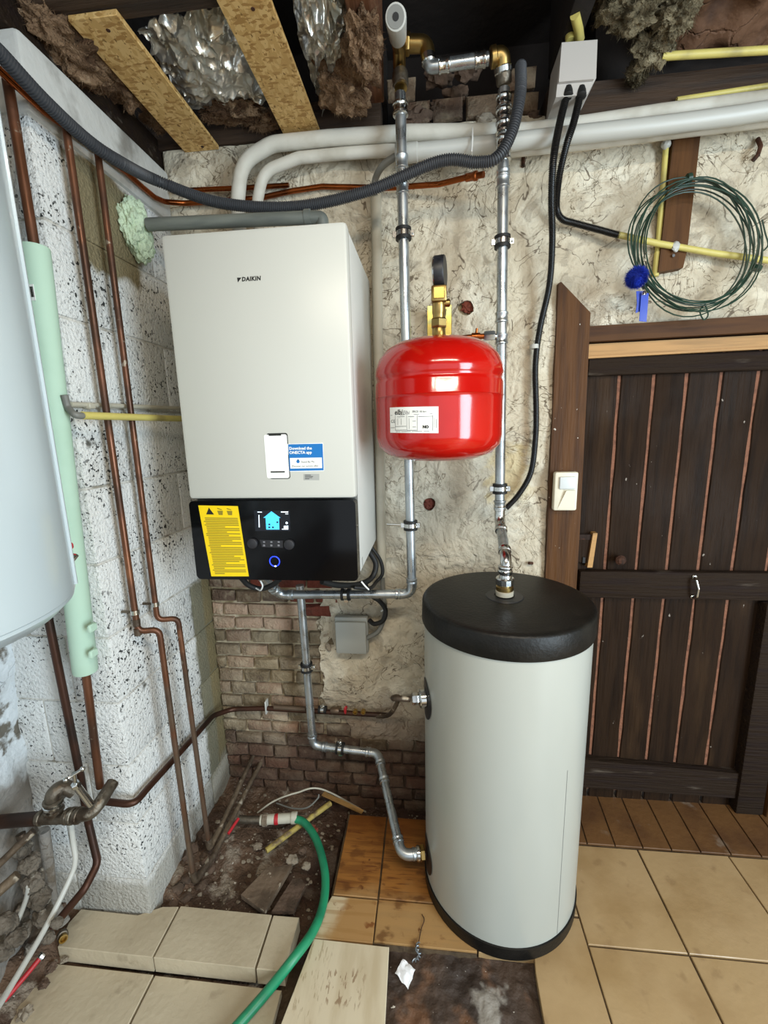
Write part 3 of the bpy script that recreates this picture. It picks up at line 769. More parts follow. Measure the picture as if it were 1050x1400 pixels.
XT = [0.43, 0.522, 0.612, 0.700, 0.790, 0.880, 0.972, 1.064, 1.156, 1.248]
for a, b_ in zip(XT, XT[1:]): tile([(a + .002, -0.172), (b_ - .002, -0.172), (b_ + .012, 0.03), (a + .016, 0.03)], 'threshold', 0.0, name='threshold_tile')


def screed(u, v):
    x = -0.135 + 0.41 * u; y = -0.85 + 0.335 * v
    return Vector((x, y, -0.022 + 0.010 * tb(x * 12, y * 12, 1, 3) + 0.004 * nz(x * 50, y * 50)))


MB().grid(screed, 70, 60).build('bare_screed', 'screed', floor, recalc=False)


def dirtz(x, y):
    z = -0.030 + 0.026 * (tb(x * 7, y * 7, 2.2, 4) - 0.3) + 0.007 * nz(x * 45, y * 45)
    if x > -0.62: z -= 0.040 * min(1, (x + 0.62) / 0.22)
    if y < -0.47: z -= 0.055 * min(1, (-0.47 - y) / 0.05)
    if x < XL and y < YP + 0.02: z += 0.10 * max(0, (-0.95 - x) / 0.2)
    if x > -0.32: z = min(z, -0.03) - 0.02
    if x < -0.70 and y > -0.45: z += 0.03 * min(1, (-0.70 - x) / 0.1)
    return z


tag(MB().grid(lambda u, v: Vector((-1.16 + 1.32 * u, -1.2 + 1.23 * v, dirtz(-1.16 + 1.32 * u, -1.2 + 1.23 * v))), 190, 180).build('dirt', 'dirt', floor, recalc=False), kind='stuff')

# ------------------------------------------------------------------ door in the back wall
door = struct('door_1', (0.8, 0.03, 0))
MB().box((0.485, 0.0315, 0.03), (1.22, 0.075, 1.60)).build('backing_board', 'gapstrip', door)
G = [(0.486, 0.486), (0.594, 0.590), (0.697, 0.689), (0.793, 0.788), (0.892, 0.887), (0.996, 0.993), (1.10, 1.10), (1.20, 1.20)]
for k in range(len(G) - 1):
    (t0, b0), (t1, b1) = G[k], G[k + 1]; h = 0.0046; n = 22; mb = MB()
    L = [Vector((b0 + (t0 - b0) * i / n + h + 0.0032 * nz(i * .6, k * 9.0), 0.030, 0.0 + 1.60 * i / n)) for i in range(n + 1)]
    R_ = [Vector((b1 + (t1 - b1) * i / n - h + 0.0032 * nz(i * .6, k * 9.0 + 5), 0.030, 0.0 + 1.60 * i / n)) for i in range(n + 1)]
    c = Vector((0, 0.012, 0)); e = Vector((0.003, 0.0, 0)); o_ = Vector((0, -0.003, 0))
    vs = []
    for i in range(n + 1): vs += [L[i] + c, L[i], L[i] + e + o_, R_[i] - e + o_, R_[i], R_[i] + c]
    fs = [(i * 6 + q, i * 6 + q + 1, (i + 1) * 6 + q + 1, (i + 1) * 6 + q) for i in range(n) for q in range(5)] + [(0, 1, 2, 3, 4, 5), tuple(n * 6 + q for q in range(6))]
    mb.add(vs, fs).build('plank', 'door', door, angle=25)
MB().box((0.503, 0.0, 0.807), (1.21, 0.03, 0.902), 0.005).build('middle_rail', 'rail', door)
MB().prism([(0.50, 0.0, 0.062), (1.106, 0.0, 0.054), (1.106, 0.0, 0.155), (0.50, 0.0, 0.182)], (0, 0.03, 0)).build('bottom_rail', 'rail', door)
MB().box((0.49, 0.008, 1.537), (1.22, 0.045, 1.592), 0.003).build('top_rail', 'rail', door)
MB().box((1.088, -0.012, 0.0), (1.178, 0.05, 0.80), 0.005).build('stile', 'rail', door)
h_ = MB().tube(fillet(yv((949, 789, 0.0), (952, 793, -0.02), (955, 805, -0.026), (953, 816, -0.022), (946, 817, 0.0)), 0.006), 0.0045, 10).build('pull_handle', 'chrome', door)
MB().blob(onY(950, 789, -0.002), (0.009, 0.004, 0.008), 0.05).blob(onY(947, 816, -0.002), (0.008, 0.004, 0.007), 0.05).build('handle_plate', 'chrome', h_)
MB().lathe(onY(843, 762, 0.03), (0, -1, 0), [(0, .006), (.02, .006), (.022, .015), (.034, .017), (.042, .010), (.043, 0)], 18).build('door_knob', 'rust', door)
lk = MB().prism(ys(0.012, (791, 732), (812, 733), (807, 770), (790, 768)), (0, 0.02, 0)).build('rim_lock', 'door', door)
MB().box(onY(797, 762, 0.008), onY(799, 769, 0.014)).build('keyhole', 'rubber', lk)
MB().prism(ys(0.002, (811, 729), (817, 729), (810, 776), (803, 776)), (0, 0.028, 0)).build('lock_batten', 'pine', door)
MB().box(onY(790, 731, 0.01), onY(812, 736, 0.03)).build('keep_plate', 'rust', door)
fr = struct('trim_1', (0.43, 0, 0))
MB().prism([(0.381, -0.022, 1.803), (0.388, -0.022, 1.806), (0.477, -0.022, 1.716), (0.485, -0.022, 1.1), (0.489, -0.022, 0.0), (0.387, -0.022, 0.0), (0.383, -0.022, 1.2)], (0, 0.06, 0)).build('door_post', 'frame', fr)
MB().prism([(0.478, -0.012, 1.636), (1.3, -0.012, 1.646), (1.3, -0.012, 1.693), (0.478, -0.012, 1.680)], (0, 0.07, 0)).build('door_head', 'lintel', fr)
MB().prism([(0.482, 0.010, 1.592), (1.3, 0.010, 1.604), (1.3, 0.010, 1.640), (0.482, 0.010, 1.632)], (0, 0.05, 0)).build('pine_batten', 'pine', fr)
MB().prism([(0.482, -0.004, 1.588), (1.3, -0.004, 1.600), (1.3, -0.004, 1.606), (0.482, -0.004, 1.594)], (0, 0.014, 0)).build('pine_bead', 'pine', fr)
MB().box((1.182, -0.02, 0.0), (1.26, 0.06, 1.64), 0.003).build('door_post', 'frame', fr)
# ================================================================== OBJECTS
# ------------------------------------------------------------------ wall-hung boiler
BX0, BX1, BY, BZ0, BZ1, BZG = -0.622, -0.1825, -0.41, 1.006, 1.846, 1.2225
boiler = thing('wall_boiler', (-0.40, -0.2, 1.006), 'white wall hung boiler with a black glossy control panel, left of the red vessel', 'boiler')
MB().box((BX0 + .006, -0.372, BZ0 + .012), (BX1 - 0.002, -0.022, BZ1 - .006), 0.004).build('casing', 'whiteside', boiler)
MB().box((BX0, BY, BZG), (BX1, -0.376, BZ1), 0.010).build('front_panel', 'white', boiler)
MB().box((BX0 + .004, -0.376, BZ0 + .014), (BX1 - .003, -0.371, BZ1 - .004)).build('panel_gap', 'seam', boiler)


def rrect(x0, x1, z0, z1, y, r, n=5, rr=None):
    rs = rr or (r, r, r, r); out = []
    for (cx, cz, a0, q) in ((x1 - rs[0], z1 - rs[0], 0, rs[0]), (x0 + rs[1], z1 - rs[1], 90, rs[1]), (x0 + rs[2], z0 + rs[2], 180, rs[2]), (x1 - rs[3], z0 + rs[3], 270, rs[3])):
        for k in range(n + 1):
            a = math.radians(a0 + 90 * k / n); out.append((cx + q * math.cos(a), y, cz + q * math.sin(a)))
    return out


GX0, GX1, GY = -0.621, -0.185, -0.414
cp = MB().prism(rrect(GX0, GX1, 1.008, 1.219, GY, 0.012), (0, 0.036, 0)).build('control_panel', 'glass', boiler)


def yq(mb, y, *pp, d=0.0012):
    return mb.prism(ys(y, *pp), (0, d, 0))


ySt = GY - 0.0012
lab = yq(MB(), ySt, (271, 691), (325, 692), (340, 788), (289, 788)).build('warning_sticker', 'yellow', boiler)
yI = ySt - 0.0006


def lerp2(a, b, t): return (a[0] + (b[0] - a[0]) * t, a[1] + (b[1] - a[1]) * t)


def stk(u, v):          # position on the yellow sticker, picture corners
    return lerp2(lerp2((271, 691), (325, 692), u), lerp2((289, 788), (340, 788), u), v)


mb = MB()
rr = random.Random(3); v = 0.17
while v < 0.97:
    e = 1.0 if rr.random() < 0.7 else rr.uniform(0.3, 0.9)
    u0 = 0.07 if rr.random() < .5 else 0.11
    yq(mb, yI, stk(u0, v), stk(0.09 + 0.86 * e, v), stk(0.09 + 0.86 * e, v + 0.012), stk(u0, v + 0.012), d=0.0004)
    v += 0.0245
tag(mb.build('print_lines', 'inksoft', lab), kind='stuff')
a, b_, c_ = stk(.26, .03), stk(.36, .125), stk(.16, .125)
yq(MB(), yI, a, b_, c_, d=.0004).build('warning_triangle', 'ink', lab)
m1 = MB()
for (u0, v0) in ((0.53, 0.08), (0.77, 0.08)):
    yq(m1, yI, stk(u0 - .07, v0 - .01), stk(u0 + .07, v0 - .01), stk(u0 + .05, v0 + .05), stk(u0 - .05, v0 + .05), d=.0004)
    yq(m1, yI, stk(u0 - .06, v0 - .05), stk(u0 + .05, v0 - .03), stk(u0 + .05, v0 - .02), stk(u0 - .06, v0 - .035), d=.0004)
m1.build('warning_symbol', 'inksoft', lab)
yE = GY - 0.0006
scr = yq(MB(), yE, (347, 698), (396, 698), (397, 726), (349, 726), d=.0004).build('display', 'screenbg', boiler)
yH = yE - 0.0005
yq(MB(), yH, (371, 699), (383.5, 708), (381.5, 708), (382, 724), (364, 724), (363, 708), (360, 708), d=.0003).build('house_symbol', 'screen', scr)
for pp in (((353.5, 704), (354.5, 704), (355, 721), (353.8, 721)), ((352, 699.6), (358, 699.8), (358, 700.8), (352, 700.6)), ((384, 699.4), (394, 699.4), (394, 700.6), (384, 700.6)), ((390, 702), (394, 702), (394, 703), (390, 703)), ((388, 719), (394, 718.6), (394, 724), (385.5, 724), (385.5, 723), (388, 723))):
    yq(MB(), yH, *pp, d=.0003).build('status_mark', 'screenw', scr)
MB().lathe(onY(392, 715, yH), (0, -1, 0), [(0, .003), (.0003, .003)], 16).build('status_mark', 'screenw', scr)
m1 = MB(); 
for q in ((367, 716), (372, 720), (378, 713), (367, 720)): m1.box(onY(q[0], q[1], yH - .0006), onY(q[0] + 2.5, q[1] + 2, yH - .0004))
m1.build('house_windows', 'screenbg', scr)
for q in ((346, 742.5), (396, 744)):
    MB().lathe(onY(q[0], q[1], GY), (0, -1, 0), [(0, .0135), (.007, .0130), (.008, .0115), (.008, 0)], 28).build('control_dial', 'keygrey', boiler)
ks = yq(MB(), GY - .002, (355, 738), (387, 739), (387, 749), (358, 748), d=.002).build('key_strip', 'keygrey', boiler)
for q in (361, 371, 381):
    m1 = MB(); m1.box(onY(q - 1.5, 740, GY - .0026), onY(q + 1.5, 742, GY - .002)); m1.box(onY(q - 1.5, 744.5, GY - .0026), onY(q + 1.5, 747, GY - .002)); m1.build('key_symbol', 'keymark', ks)
c = onY(375.5, 767.5, GY - .0006); n_ = 40
MB().tube([c + Vector((math.cos(2 * math.pi * k / n_), 0, math.sin(2 * math.pi * k / n_))) * 0.0132 for k in range(n_ + 1)], 0.0011, 6).build('light_ring', 'ledring', boiler)
MB().blob(c + Vector((0.0015, -0.0006, -0.0128)), (.003, .0012, .002), 0.0, sub=2).build('light_spot', 'leddot', boiler)
# logo and lettering on the white front
yF = BY - 0.0004


def flatat(px_, py_, Y):
    o = onY(px_, py_, Y); return lambda u, v: Vector((o.x + u, Y, o.z + v))


words('DAIKIN', 0.0125, flatat(330.5, 384.5, yF), 'ink', boiler, 'logo_lettering', shear=0.15, bold=0.0006, space=1.12)
yq(MB(), yF, (324, 379.5), (330, 379.5), (325.2, 386), d=.0003).build('logo_mark', 'ink', boiler)
# stickers: phone outline, blue notice, grey plate
yT = BY - 0.0006
ph = MB().prism(rrect(*[onY(364, 592, yT).x, onY(393, 592, yT).x, onY(364, 655, yT).z, onY(364, 592.5, yT).z], yT, 0.006), (0, .0005, 0)).build('phone_sticker', 'ink', boiler)
p0, p1 = onY(364, 655, yT), onY(393, 592.5, yT)
MB().prism(rrect(p0.x + .002, p1.x - .002, p0.z + .002, p1.z - .002, yT - .0004, 0.005), (0, .0003, 0)).build('sticker_face', 'stickerw', ph)
MB().box((p0.x + .015, yT - .0008, p1.z - .005), (p1.x - .016, yT - .0004, p1.z - .0014)).build('phone_notch', 'ink', ph)
MB().box((p0.x + .013, yT - .0008, p0.z + .016), (p1.x - .013, yT - .0004, p0.z + .0195)).build('caption_print', 'ink', ph)
yq(MB(), yT, (393, 607), (441.5, 605.5), (443, 644), (395, 645), d=.0005).build('sticker_backing', 'stickerw', boiler)
bl = yq(MB(), yT - .0005, (394, 607.5), (441, 606.5), (442.5, 643), (396, 644), d=.0005).build('blue_sticker', 'blue', boiler)
words('Download the', 0.0098, flatat(395.5, 615, yT - .0011), 'stickerw', bl, bold=.0003)
words('ONECTA app', 0.0098, flatat(395.7, 620.7, yT - .0011), 'stickerw', bl, bold=.0003)
yq(MB(), yT - .0009, (396.3, 626.2), (440, 625.5), (440.5, 640), (397, 640.6), d=.0003).build('white_box', 'stickerw', bl)
m1 = MB().lathe(onY(407.5, 631, yT - .0011), (0, -1, 0), [(0, .0042), (.0002, .0042)], 16); yq(m1, yT - .0013, (405.6, 630), (409.4, 630), (407.5, 627.4), d=.0003); m1.build('drop_emblem', 'blue', bl)
words('Stand By Me', 0.0066, flatat(412, 632.7, yT - .0013), 'ink', bl)
words('Discover our service offer', 0.0063, flatat(399, 638.5, yT - .0013), 'ink', bl)
gp = yq(MB(), yT, (415, 648), (436.5, 648), (436.5, 656.5), (415, 656.5), d=.0005).build('serial_plate', 'stickerg', boiler)
m1 = MB()
for k, (a, b_) in enumerate(((417, 425), (417, 428), (417, 427), (417, 423))): yq(m1, yT - .0004, (a, 649.3 + k * 1.7), (b_, 649.3 + k * 1.7), (b_, 650 + k * 1.7), (a, 650 + k * 1.7), d=.0002)
m1.build('print_lines', 'ink', gp)
# side sticker, underside cables
MB().box((BX1 - .0025, -0.352, 1.025), (BX1 - .0012, -0.335, 1.05)).build('side_sticker', 'stickerg', boiler)
MB().box((BX0 + .03, -0.36, BZ0 + 0.004), (BX1 - .03, -0.05, BZ0 + .02)).build('base_plate', 'blackplastic', boiler)


def cable(pts, r, m, name, label, cat, rad=0.03, corr=False, group=None, seg=10):
    q = spline(pts, 10)
    b = MB().corr(q, r, 0.004 if r < .012 else .0055, 12) if corr else MB().tube(q, r, seg)
    return tag(b.build(name, m), label, cat, group)


cable(yv((495, 742, -.12), (506, 756, -.10), (514, 772, -.10), (508, 790, -.12), (490, 799, -.18), (462, 800, -.25), (440, 795, -.3)), 0.009, 'rubber', 'power_cable', 'thick black cable looping under the right corner of the boiler', 'cable')
cable(yv((506, 746, -.055), (520, 766, -.055), (523, 784, -.06), (514, 796, -.075), (506, 804, -.20), (484, 803, -.23)), 0.006, 'rubber', 'control_cable', 'thinner black cable looping behind the thick one at the boiler corner', 'cable')
cable(yv((330, 790, -.30), (340, 800, -.28), (356, 805, -.26), (372, 800, -.26), (382, 792, -.28)), 0.008, 'rubber', 'sensor_cable', 'short black cable hanging in a loop under the left of the boiler', 'cable')
cable(yv((356, 794, -.36), (359, 801, -.36), (356, 807, -.35), (350, 804, -.34)), 0.0022, 'stickerw', 'cable_tie', 'white cable tie hanging under the left of the boiler', 'cable tie')
cable(yv((494, 795, -.33), (499, 801, -.33), (504, 806, -.32)), 0.0022, 'stickerw', 'cable_tie', 'white cable tie hanging at the right bottom corner of the boiler', 'cable tie')

# ------------------------------------------------------------------ pipe helpers
ZR = 0.0145


def ring(p, d, r, L, m, parent, name='coupling', lip=True):
    d = Vector(d).normalized(); p = Vector(p) - d * L / 2
    pr = [(0, r), (0.002, r * 1.22), (0.006, r * 1.25), (0.009, r * 1.12)] + [(L - .009, r * 1.12), (L - .006, r * 1.25), (L - .002, r * 1.22), (L, r)] if lip else [(0, r), (0.001, r * 1.15), (L - .001, r * 1.15), (L, r)]
    return MB().lathe(p, d, pr, 20).build(name, m, parent)


def nut(p, d, r, L, m, parent, name='hex_nut', seg=6):
    d = Vector(d).normalized(); p = Vector(p) - d * L / 2
    return MB().lathe(p, d, [(0, r * .9), (L * .15, r), (L * .85, r), (L, r * .9)], seg).build(name, m, parent, angle=25)


def clamp(p, d, r, parent, side=(1, 0, 0), rod=None):
    """rubber lined pipe clamp around a pipe at p, axis d; ears stick out along side; rod to the wall"""
    d = Vector(d).normalized(); s = Vector(side); k = s.cross(d).normalized()
    o = MB().lathe(Vector(p) - d * .009, d, [(.003, r * 1.02), (.003, r * 1.42), (.015, r * 1.42), (.015, r * 1.02)], 22)
    c = o.build('clamp', 'chrome', parent)
    MB().lathe(Vector(p) - d * .012, d, [(-.003, r * .95), (-.003, r * 1.5), (.005, r * 1.5), (.005, r * 1.3), (.019, r * 1.3), (.019, r * 1.5), (.027, r * 1.5), (.027, r * .95)], 20).build('rubber_lining', 'rubber', c)
    R = Matrix((s, k, d)).transposed()
    for q in (1, -1): MB().obox(Vector(p) + s * q * r * 1.65, (r * .42, .0045, .008), R, .001).build('clamp_ear', 'chrome', c)
    MB().lathe(Vector(p) + s * r * 1.75 + k * .012, -k, [(0, .0045), (.004, .005), (.02, .003), (.024, .003)], 10).build('clamp_screw', 'chrome', c)
    if rod is not None:
        MB().tube([Vector(p), Vector(rod)], .004, 8).build('threaded_rod', 'chrome', c)
    return c


def run(parent, pts, r, m, rad=0.03, name='pipe', couple=True, cm=None):
    """straight lengths and elbows of a pressed steel pipe run, each its own mesh"""
    P = [Vector(p) for p in pts]
    n = len(P); cuts = []
    for i in range(1, n - 1):
        u = (P[i - 1] - P[i]).normalized(); v = (P[i + 1] - P[i]).normalized(); ang = u.angle(v)
        t = min(rad / math.tan(ang / 2), (P[i - 1] - P[i]).length * .45, (P[i + 1] - P[i]).length * .45); cuts.append((P[i] + u * t, P[i] + v * t, u, v))
    a = P[0]
    for i in range(n - 1):
        b_ = cuts[i][0] if i < n - 2 else P[-1]
        MB().tube([a, b_], r, 18).build(name, m, parent)
        if i < n - 2:
            c0, c1, u, v = cuts[i]
            q = [c0.lerp(P[i + 1], 0)] + fillet([c0, P[i + 1], c1], 1, 10)[1:]
            pts_ = [c0 + u * .012] + [c0 * (1 - s) ** 2 + P[i + 1] * 2 * s * (1 - s) + c1 * s * s for s in [k / 10 for k in range(11)]] + [c1 + v * .012]
            MB().tube(pts_, r * 1.08, 18).build('elbow', cm or m, parent)
            if couple:
                ring(c0 + u * .013, u, r, .02, cm or m, parent); ring(c1 + v * .013, v, r, .02, cm or m, parent)
            a = c1


# left riser: ceiling valve -> behind the vessel -> under the boiler
YR = -0.14
riser = thing('supply_pipe', onY(563, 790, YR), 'galvanised pipe dropping from the brass valve behind the red vessel, turning under the boiler', 'pipe')
rp = [onY(547, 128, YR), onY(550.5, 210, YR), onY(556, 480, YR), onY(562, 690, YR)]
corner = onY(563.5, 812, YR); tl_ = onY(383, 813, YR); up_ = tl_ + Vector((-0.035, -0.06, 0.085))
run(riser, [rp[0], corner, tl_, up_], ZR, 'zinc', 0.032)
dz = (corner - rp[0]).normalized()


def on(p, q, yy):        # point on segment p-q that the picture shows at height yy
    lo, hi = 0.0, 1.0
    for _ in range(40):
        m_ = (lo + hi) / 2; t = p.lerp(q, m_) - CAM; t = RC.transposed() @ t
        if 700 + FPX * t.y / t.z < yy: lo = m_
        else: hi = m_
    return p.lerp(q, (lo + hi) / 2)


for yy in (222, 258): ring(on(rp[0], corner, yy), dz, ZR, .03 if yy == 258 else .036, 'zinc', riser)
ring(on(rp[0], corner, 150), dz, ZR * 1.15, .03, 'chrome', riser)
for yy in (320, 718):
    p = on(rp[0], corner, yy); clamp(p, dz, ZR, riser, (1, 0, 0), (p.x, -0.012, p.z))
p = onY(473, 812, YR); clamp(p, (1, 0, 0), ZR, riser, (0, 0, 1), None)
rd = on(rp[0], corner, 718); MB().tube([rd + Vector((-.02, 0, 0)), rd + Vector((-.075, .012, .0))], .0042, 8).build('threaded_rod', 'chrome', riser)

PA = math.pi + 0.20; PN = Vector((math.cos(PA), math.sin(PA), 0))
# boiler outlet -> tank lower port
ret = thing('return_pipe', onY(428, 1015, -.06), 'galvanised pipe running down the bare brick wall to the lower port of the tank', 'pipe')
YB = -0.075
q0 = onY(410, 800, YB); q1 = onY(428, 1019, YB); q2 = onY(517, 1030, YB)
port1 = Vector((0.205, -0.305, 0.116)) + PN * 0.230
q3 = port1 + PN * .072 + Vector((0, 0, -.002))
run(ret, [q0, q1, q2, q3, port1], ZR, 'zinc', 0.034)
dq = (q1 - q0).normalized(); clamp(on(q0, q1, 912), dq, ZR, ret, (1, 0, 0), on(q0, q1, 912) + Vector((0, .07, 0)))
clamp(onY(465, 1023, YB), (q2 - q1), ZR, ret, (0, 0, 1), None)
dd_ = (q3 - q2).normalized(); ring(q2.lerp(q3, .30), dd_, ZR, .022, 'zinc', ret)
nut(port1 + PN * .008, PN, ZR * 1.55, .014, 'brass', ret); nut(port1 + PN * .021, PN, ZR * 1.45, .010, 'chrome', ret, 'union_ring', 20)

# right riser: ceiling -> jog -> tank lid
ris2 = thing('tank_riser_pipe', (0.205, -0.3, 0.93), 'galvanised pipe rising from the black tank lid past the right of the red vessel', 'pipe')
YQ = -0.14
a0 = onY(689, 122, YQ); a1 = onY(683, 712, YQ); lid = Vector((0.203, -0.297, 0.9315))
a2 = Vector((0.205, -0.295, 1.03)); 
a1b = Vector((a1.x, YQ, a1.z))
run(ris2, [a0, a1b, a2, lid], ZR, 'zinc', 0.045, cm='chrome')
d2 = (a1 - a0).normalized()
for yy, L in ((248, .034), (238, .02), (434, .03), (464, .03), (690, .03)): ring(on(a0, a1, yy), d2, ZR, L, 'zinc', ris2)
for yy in (140, 158, 175, 196, 212): ring(on(a0, a1, yy), d2, ZR * 1.12, .03, 'chrome', ris2)
for yy in (331, 668):
    p = on(a0, a1, yy); clamp(p, d2, ZR, ris2, (1, 0, 0), (p.x, -0.012, p.z))
ring(lid + Vector((0, 0, .075)), (0, 0, 1), ZR * 1.1, .022, 'chrome', ris2); nut(lid + Vector((0, 0, .040)), (0, 0, 1), .025, .022, 'chrome', ris2, 'union_nut', 12)
nut(lid + Vector((0, 0, .02)), (0, 0, 1), .0235, .014, 'brass', ris2, 'brass_nut', 20)
MB().lathe(lid, (0, 0, 1), [(0, .024), (.012, .0245), (.014, .021)], 20).build('thread_seal', 'pvcbeige', ris2)
# branch to the vessel
b0 = on(a0, a1, 461); b1 = onY(655, 460, YQ - .01); b2 = onY(640, 461, YQ - .01); b3 = onY(612, 465, YQ + .01)
nut(onY(669, 459, YQ - .005), (1, 0, 0.02), .0135, .03, 'zinc', ris2, 'hex_coupling')
MB().tube([b0, onY(664, 459.5, YQ - .005)], .009, 12).build('branch_stub', 'chrome', ris2)
cpb = MB().tube([onY(664, 459.5, YQ - .005), b2, b3], .0075, 12).build('copper_branch', 'copper', ris2)
MB().lathe(onY(656, 460, YQ - .008), (-1, 0, 0), [(0, .0105), (.022, .0105), (.024, .008)], 14).tube([onY(651, 458, YQ - .008), onY(652, 449, YQ - .008)], .0035, 8).build('copper_sleeve', 'copper', cpb)

# ceiling valve group between the two risers
tv = thing('valve_group', onY(548, 128, YR), 'brass valve with white knob and cross pipe at the top of the two risers', 'valve')
v0 = onY(548, 122, YR); v1 = onY(546, 92, YR + .01); v2 = onY(546, 62, YR - .04); vk0 = onY(544, 50, YR - .07); vk1 = onY(541, 23, YR - .20)
MB().tube([v0, v1, v2], .0165, 18).build('brass_body', 'brass', tv)
MB().tube([v2, vk0], .0185, 18).build('brass_collar', 'brass', tv)
dk = (vk1 - vk0).normalized(); Lk = (vk1 - vk0).length
kn = MB().lathe(vk0, dk, [(0, .014), (.004, .021), (Lk - .008, .0235), (Lk - .001, .022), (Lk, .018), (Lk, 0)], 24).build('control_knob', 'pvcgrey', tv)
MB().lathe(vk1, dk, [(0, .0185), (.0012, .0185), (.0012, .0)], 24).build('knob_face', 'seam', kn)
MB().lathe(vk1, dk, [(.001, .007), (.0024, .007), (.0024, 0)], 12).build('knob_screw', 'rubber', kn)
nut(v0.lerp(v1, .35), v0 - v1, .021, .022, 'chrome', tv, 'union_ring', 20); nut(onY(547.5, 108, YR), v0 - v1, .0205, .035, 'tarnish', tv, 'tailpiece', 20)
e0 = onY(552, 60, YR - .02); e1 = onY(583, 60, YR - .02); e2 = onY(587, 92, YR - .02); e3 = onY(668, 80, YR - .02); e4 = onY(687, 74, YR - .02); e5 = onY(689, 113, YR)
MB().tube(fillet([e0, e1, e2.lerp(e1, .35)], .022), .0185, 18).build('brass_elbow', 'brass', tv)
nut(onY(555, 60, YR - .02), e1 - e0, .023, .02, 'brass', tv, 'brass_nut')
MB().tube(fillet([e1.lerp(e2, .6), e2, e3], .022), .0145, 18).build('cross_pipe', 'zinc', tv)
nut(e1.lerp(e2, .66), e2 - e1, .019, .02, 'chrome', tv, 'union_nut', 16); ring(e2.lerp(e3, .25), e3 - e2, .0145, .03, 'chrome', tv); ring(e2.lerp(e3, .86), e3 - e2, .0145, .03, 'chrome', tv)
MB().tube(fillet([e3.lerp(e4, .3), e4, e4.lerp(e5, .5)], .02), .0185, 18).build('brass_elbow', 'brass', tv)
nut(e3.lerp(e4, .35), e4 - e3, .0225, .015, 'brass', tv, 'brass_nut', 16); nut(e4.lerp(e5, .55), e5 - e4, .0225, .015, 'chrome', tv, 'union_ring', 20); nut(e4.lerp(e5, .8), e5 - e4, .0195, .03, 'tarnish', tv, 'tailpiece', 20)

# ------------------------------------------------------------------ red expansion vessel
VC = Vector((0.0215, -0.308, 0)); VR = 0.1598
zt, zb = onY(600, 462, -.308).z, onY(600, 630, -.32).z
H = zt - zb
ves = thing('expansion_vessel', (VC.x, VC.y, zb), 'glossy red expansion vessel hanging on the wall between boiler and door', 'vessel')


def vprof():
    pr = [(0, 0), (0.002, .05), (.008, .10), (.022, .135), (.045, .155), (.07, VR), (.16, VR), (.172, VR * 1.004), (.1735, VR * 1.012), (.176, VR * 1.004), (.208, VR), (.214, VR * .985), (.219, VR * .972), (.224, VR * .985), (.232, VR),
          (.250, VR * .985), (.275, VR * .93), (.297, VR * .82), (.312, VR * .67), (.321, VR * .48), (.326, VR * .28), (.328, .02), (.329, 0)]
    k = H / .329
    return [(a * k, b) for a, b in pr]


MB().lathe((VC.x, VC.y, zb), (0, 0, 1), vprof(), 72, caps=False).build('shell', 'red', ves, angle=60)
zl = onY(568, 573, VC.y - VR).z


def cyl(u, v, e=0.0006):
    a = u / VR; return Vector((VC.x + (VR + e) * math.sin(a), VC.y - (VR + e) * math.cos(a), zl + v))


lf = -0.128
mbl = MB(); mbl.grid(lambda u, v: cyl(lf + .125 * u, -.029 + .058 * v - .003 * u, .0007), 18, 1)
sl = mbl.build('type_label', 'stickerw', ves, recalc=False)
cf = lambda du, dv: (lambda u, v: cyl(lf + du + u, dv + v - .003 * (du + u) / .125, .0013))
words('elbi', .0165, cf(.016, .0125), 'ink', sl, shear=.25, bold=.0003)
words('Elbi', .012, cf(.041, .0125), 'keymark', sl, shear=.2)
words('ERCE 18 litri', .0062, cf(.066, .0165), 'ink', sl)
words('CE', .0105, cf(.004, -.006), 'ink', sl, space=1.2)
words('NO', .0085, cf(.090, -.018), 'ink', sl, bold=.0006)
mbl = MB()
def bar(u0, u1, v, t=.0008): mbl.grid(lambda a, b: cyl(lf + u0 + (u1 - u0) * a, v + t * b - .003 * u0 / .125, .0013), 3, 1)
def vbar(u, v0, v1, t=.0007): mbl.grid(lambda a, b: cyl(lf + u + t * a, v0 + (v1 - v0) * b - .003 * u / .125, .0013), 1, 2)
for a in ((.002, .112, .0105), (.018, .05, -.015), (.018, .05, -.0235), (.052, .076, -.0235), (.002, .016, -.018), (.024, .046, .007), (.055, .07, .007), (.08, .112, .007), (.066, .074, -.003), (.066, .074, -.016), (.02, .105, -.0268)): bar(*a)
for a in ((.018, -.0235, .0105), (.051, -.0235, .0105), (.077, -.0235, .0105), (.057, -.02, .004), (.112, -.0235, .0105), (.116, -.018, .005), (.120, -.018, .002), (.026, -.011, .004), (.036, -.011, .004), (.030, .004, .005)): vbar(*a)
tag(mbl.build('print_lines', 'ink', sl, recalc=False), kind='stuff')
MB().lathe((VC.x, VC.y, zt - .006), (0, 0, 1), [(0, .03), (.006, .024), (.01, .016)], 24).build('neck', 'red', ves)
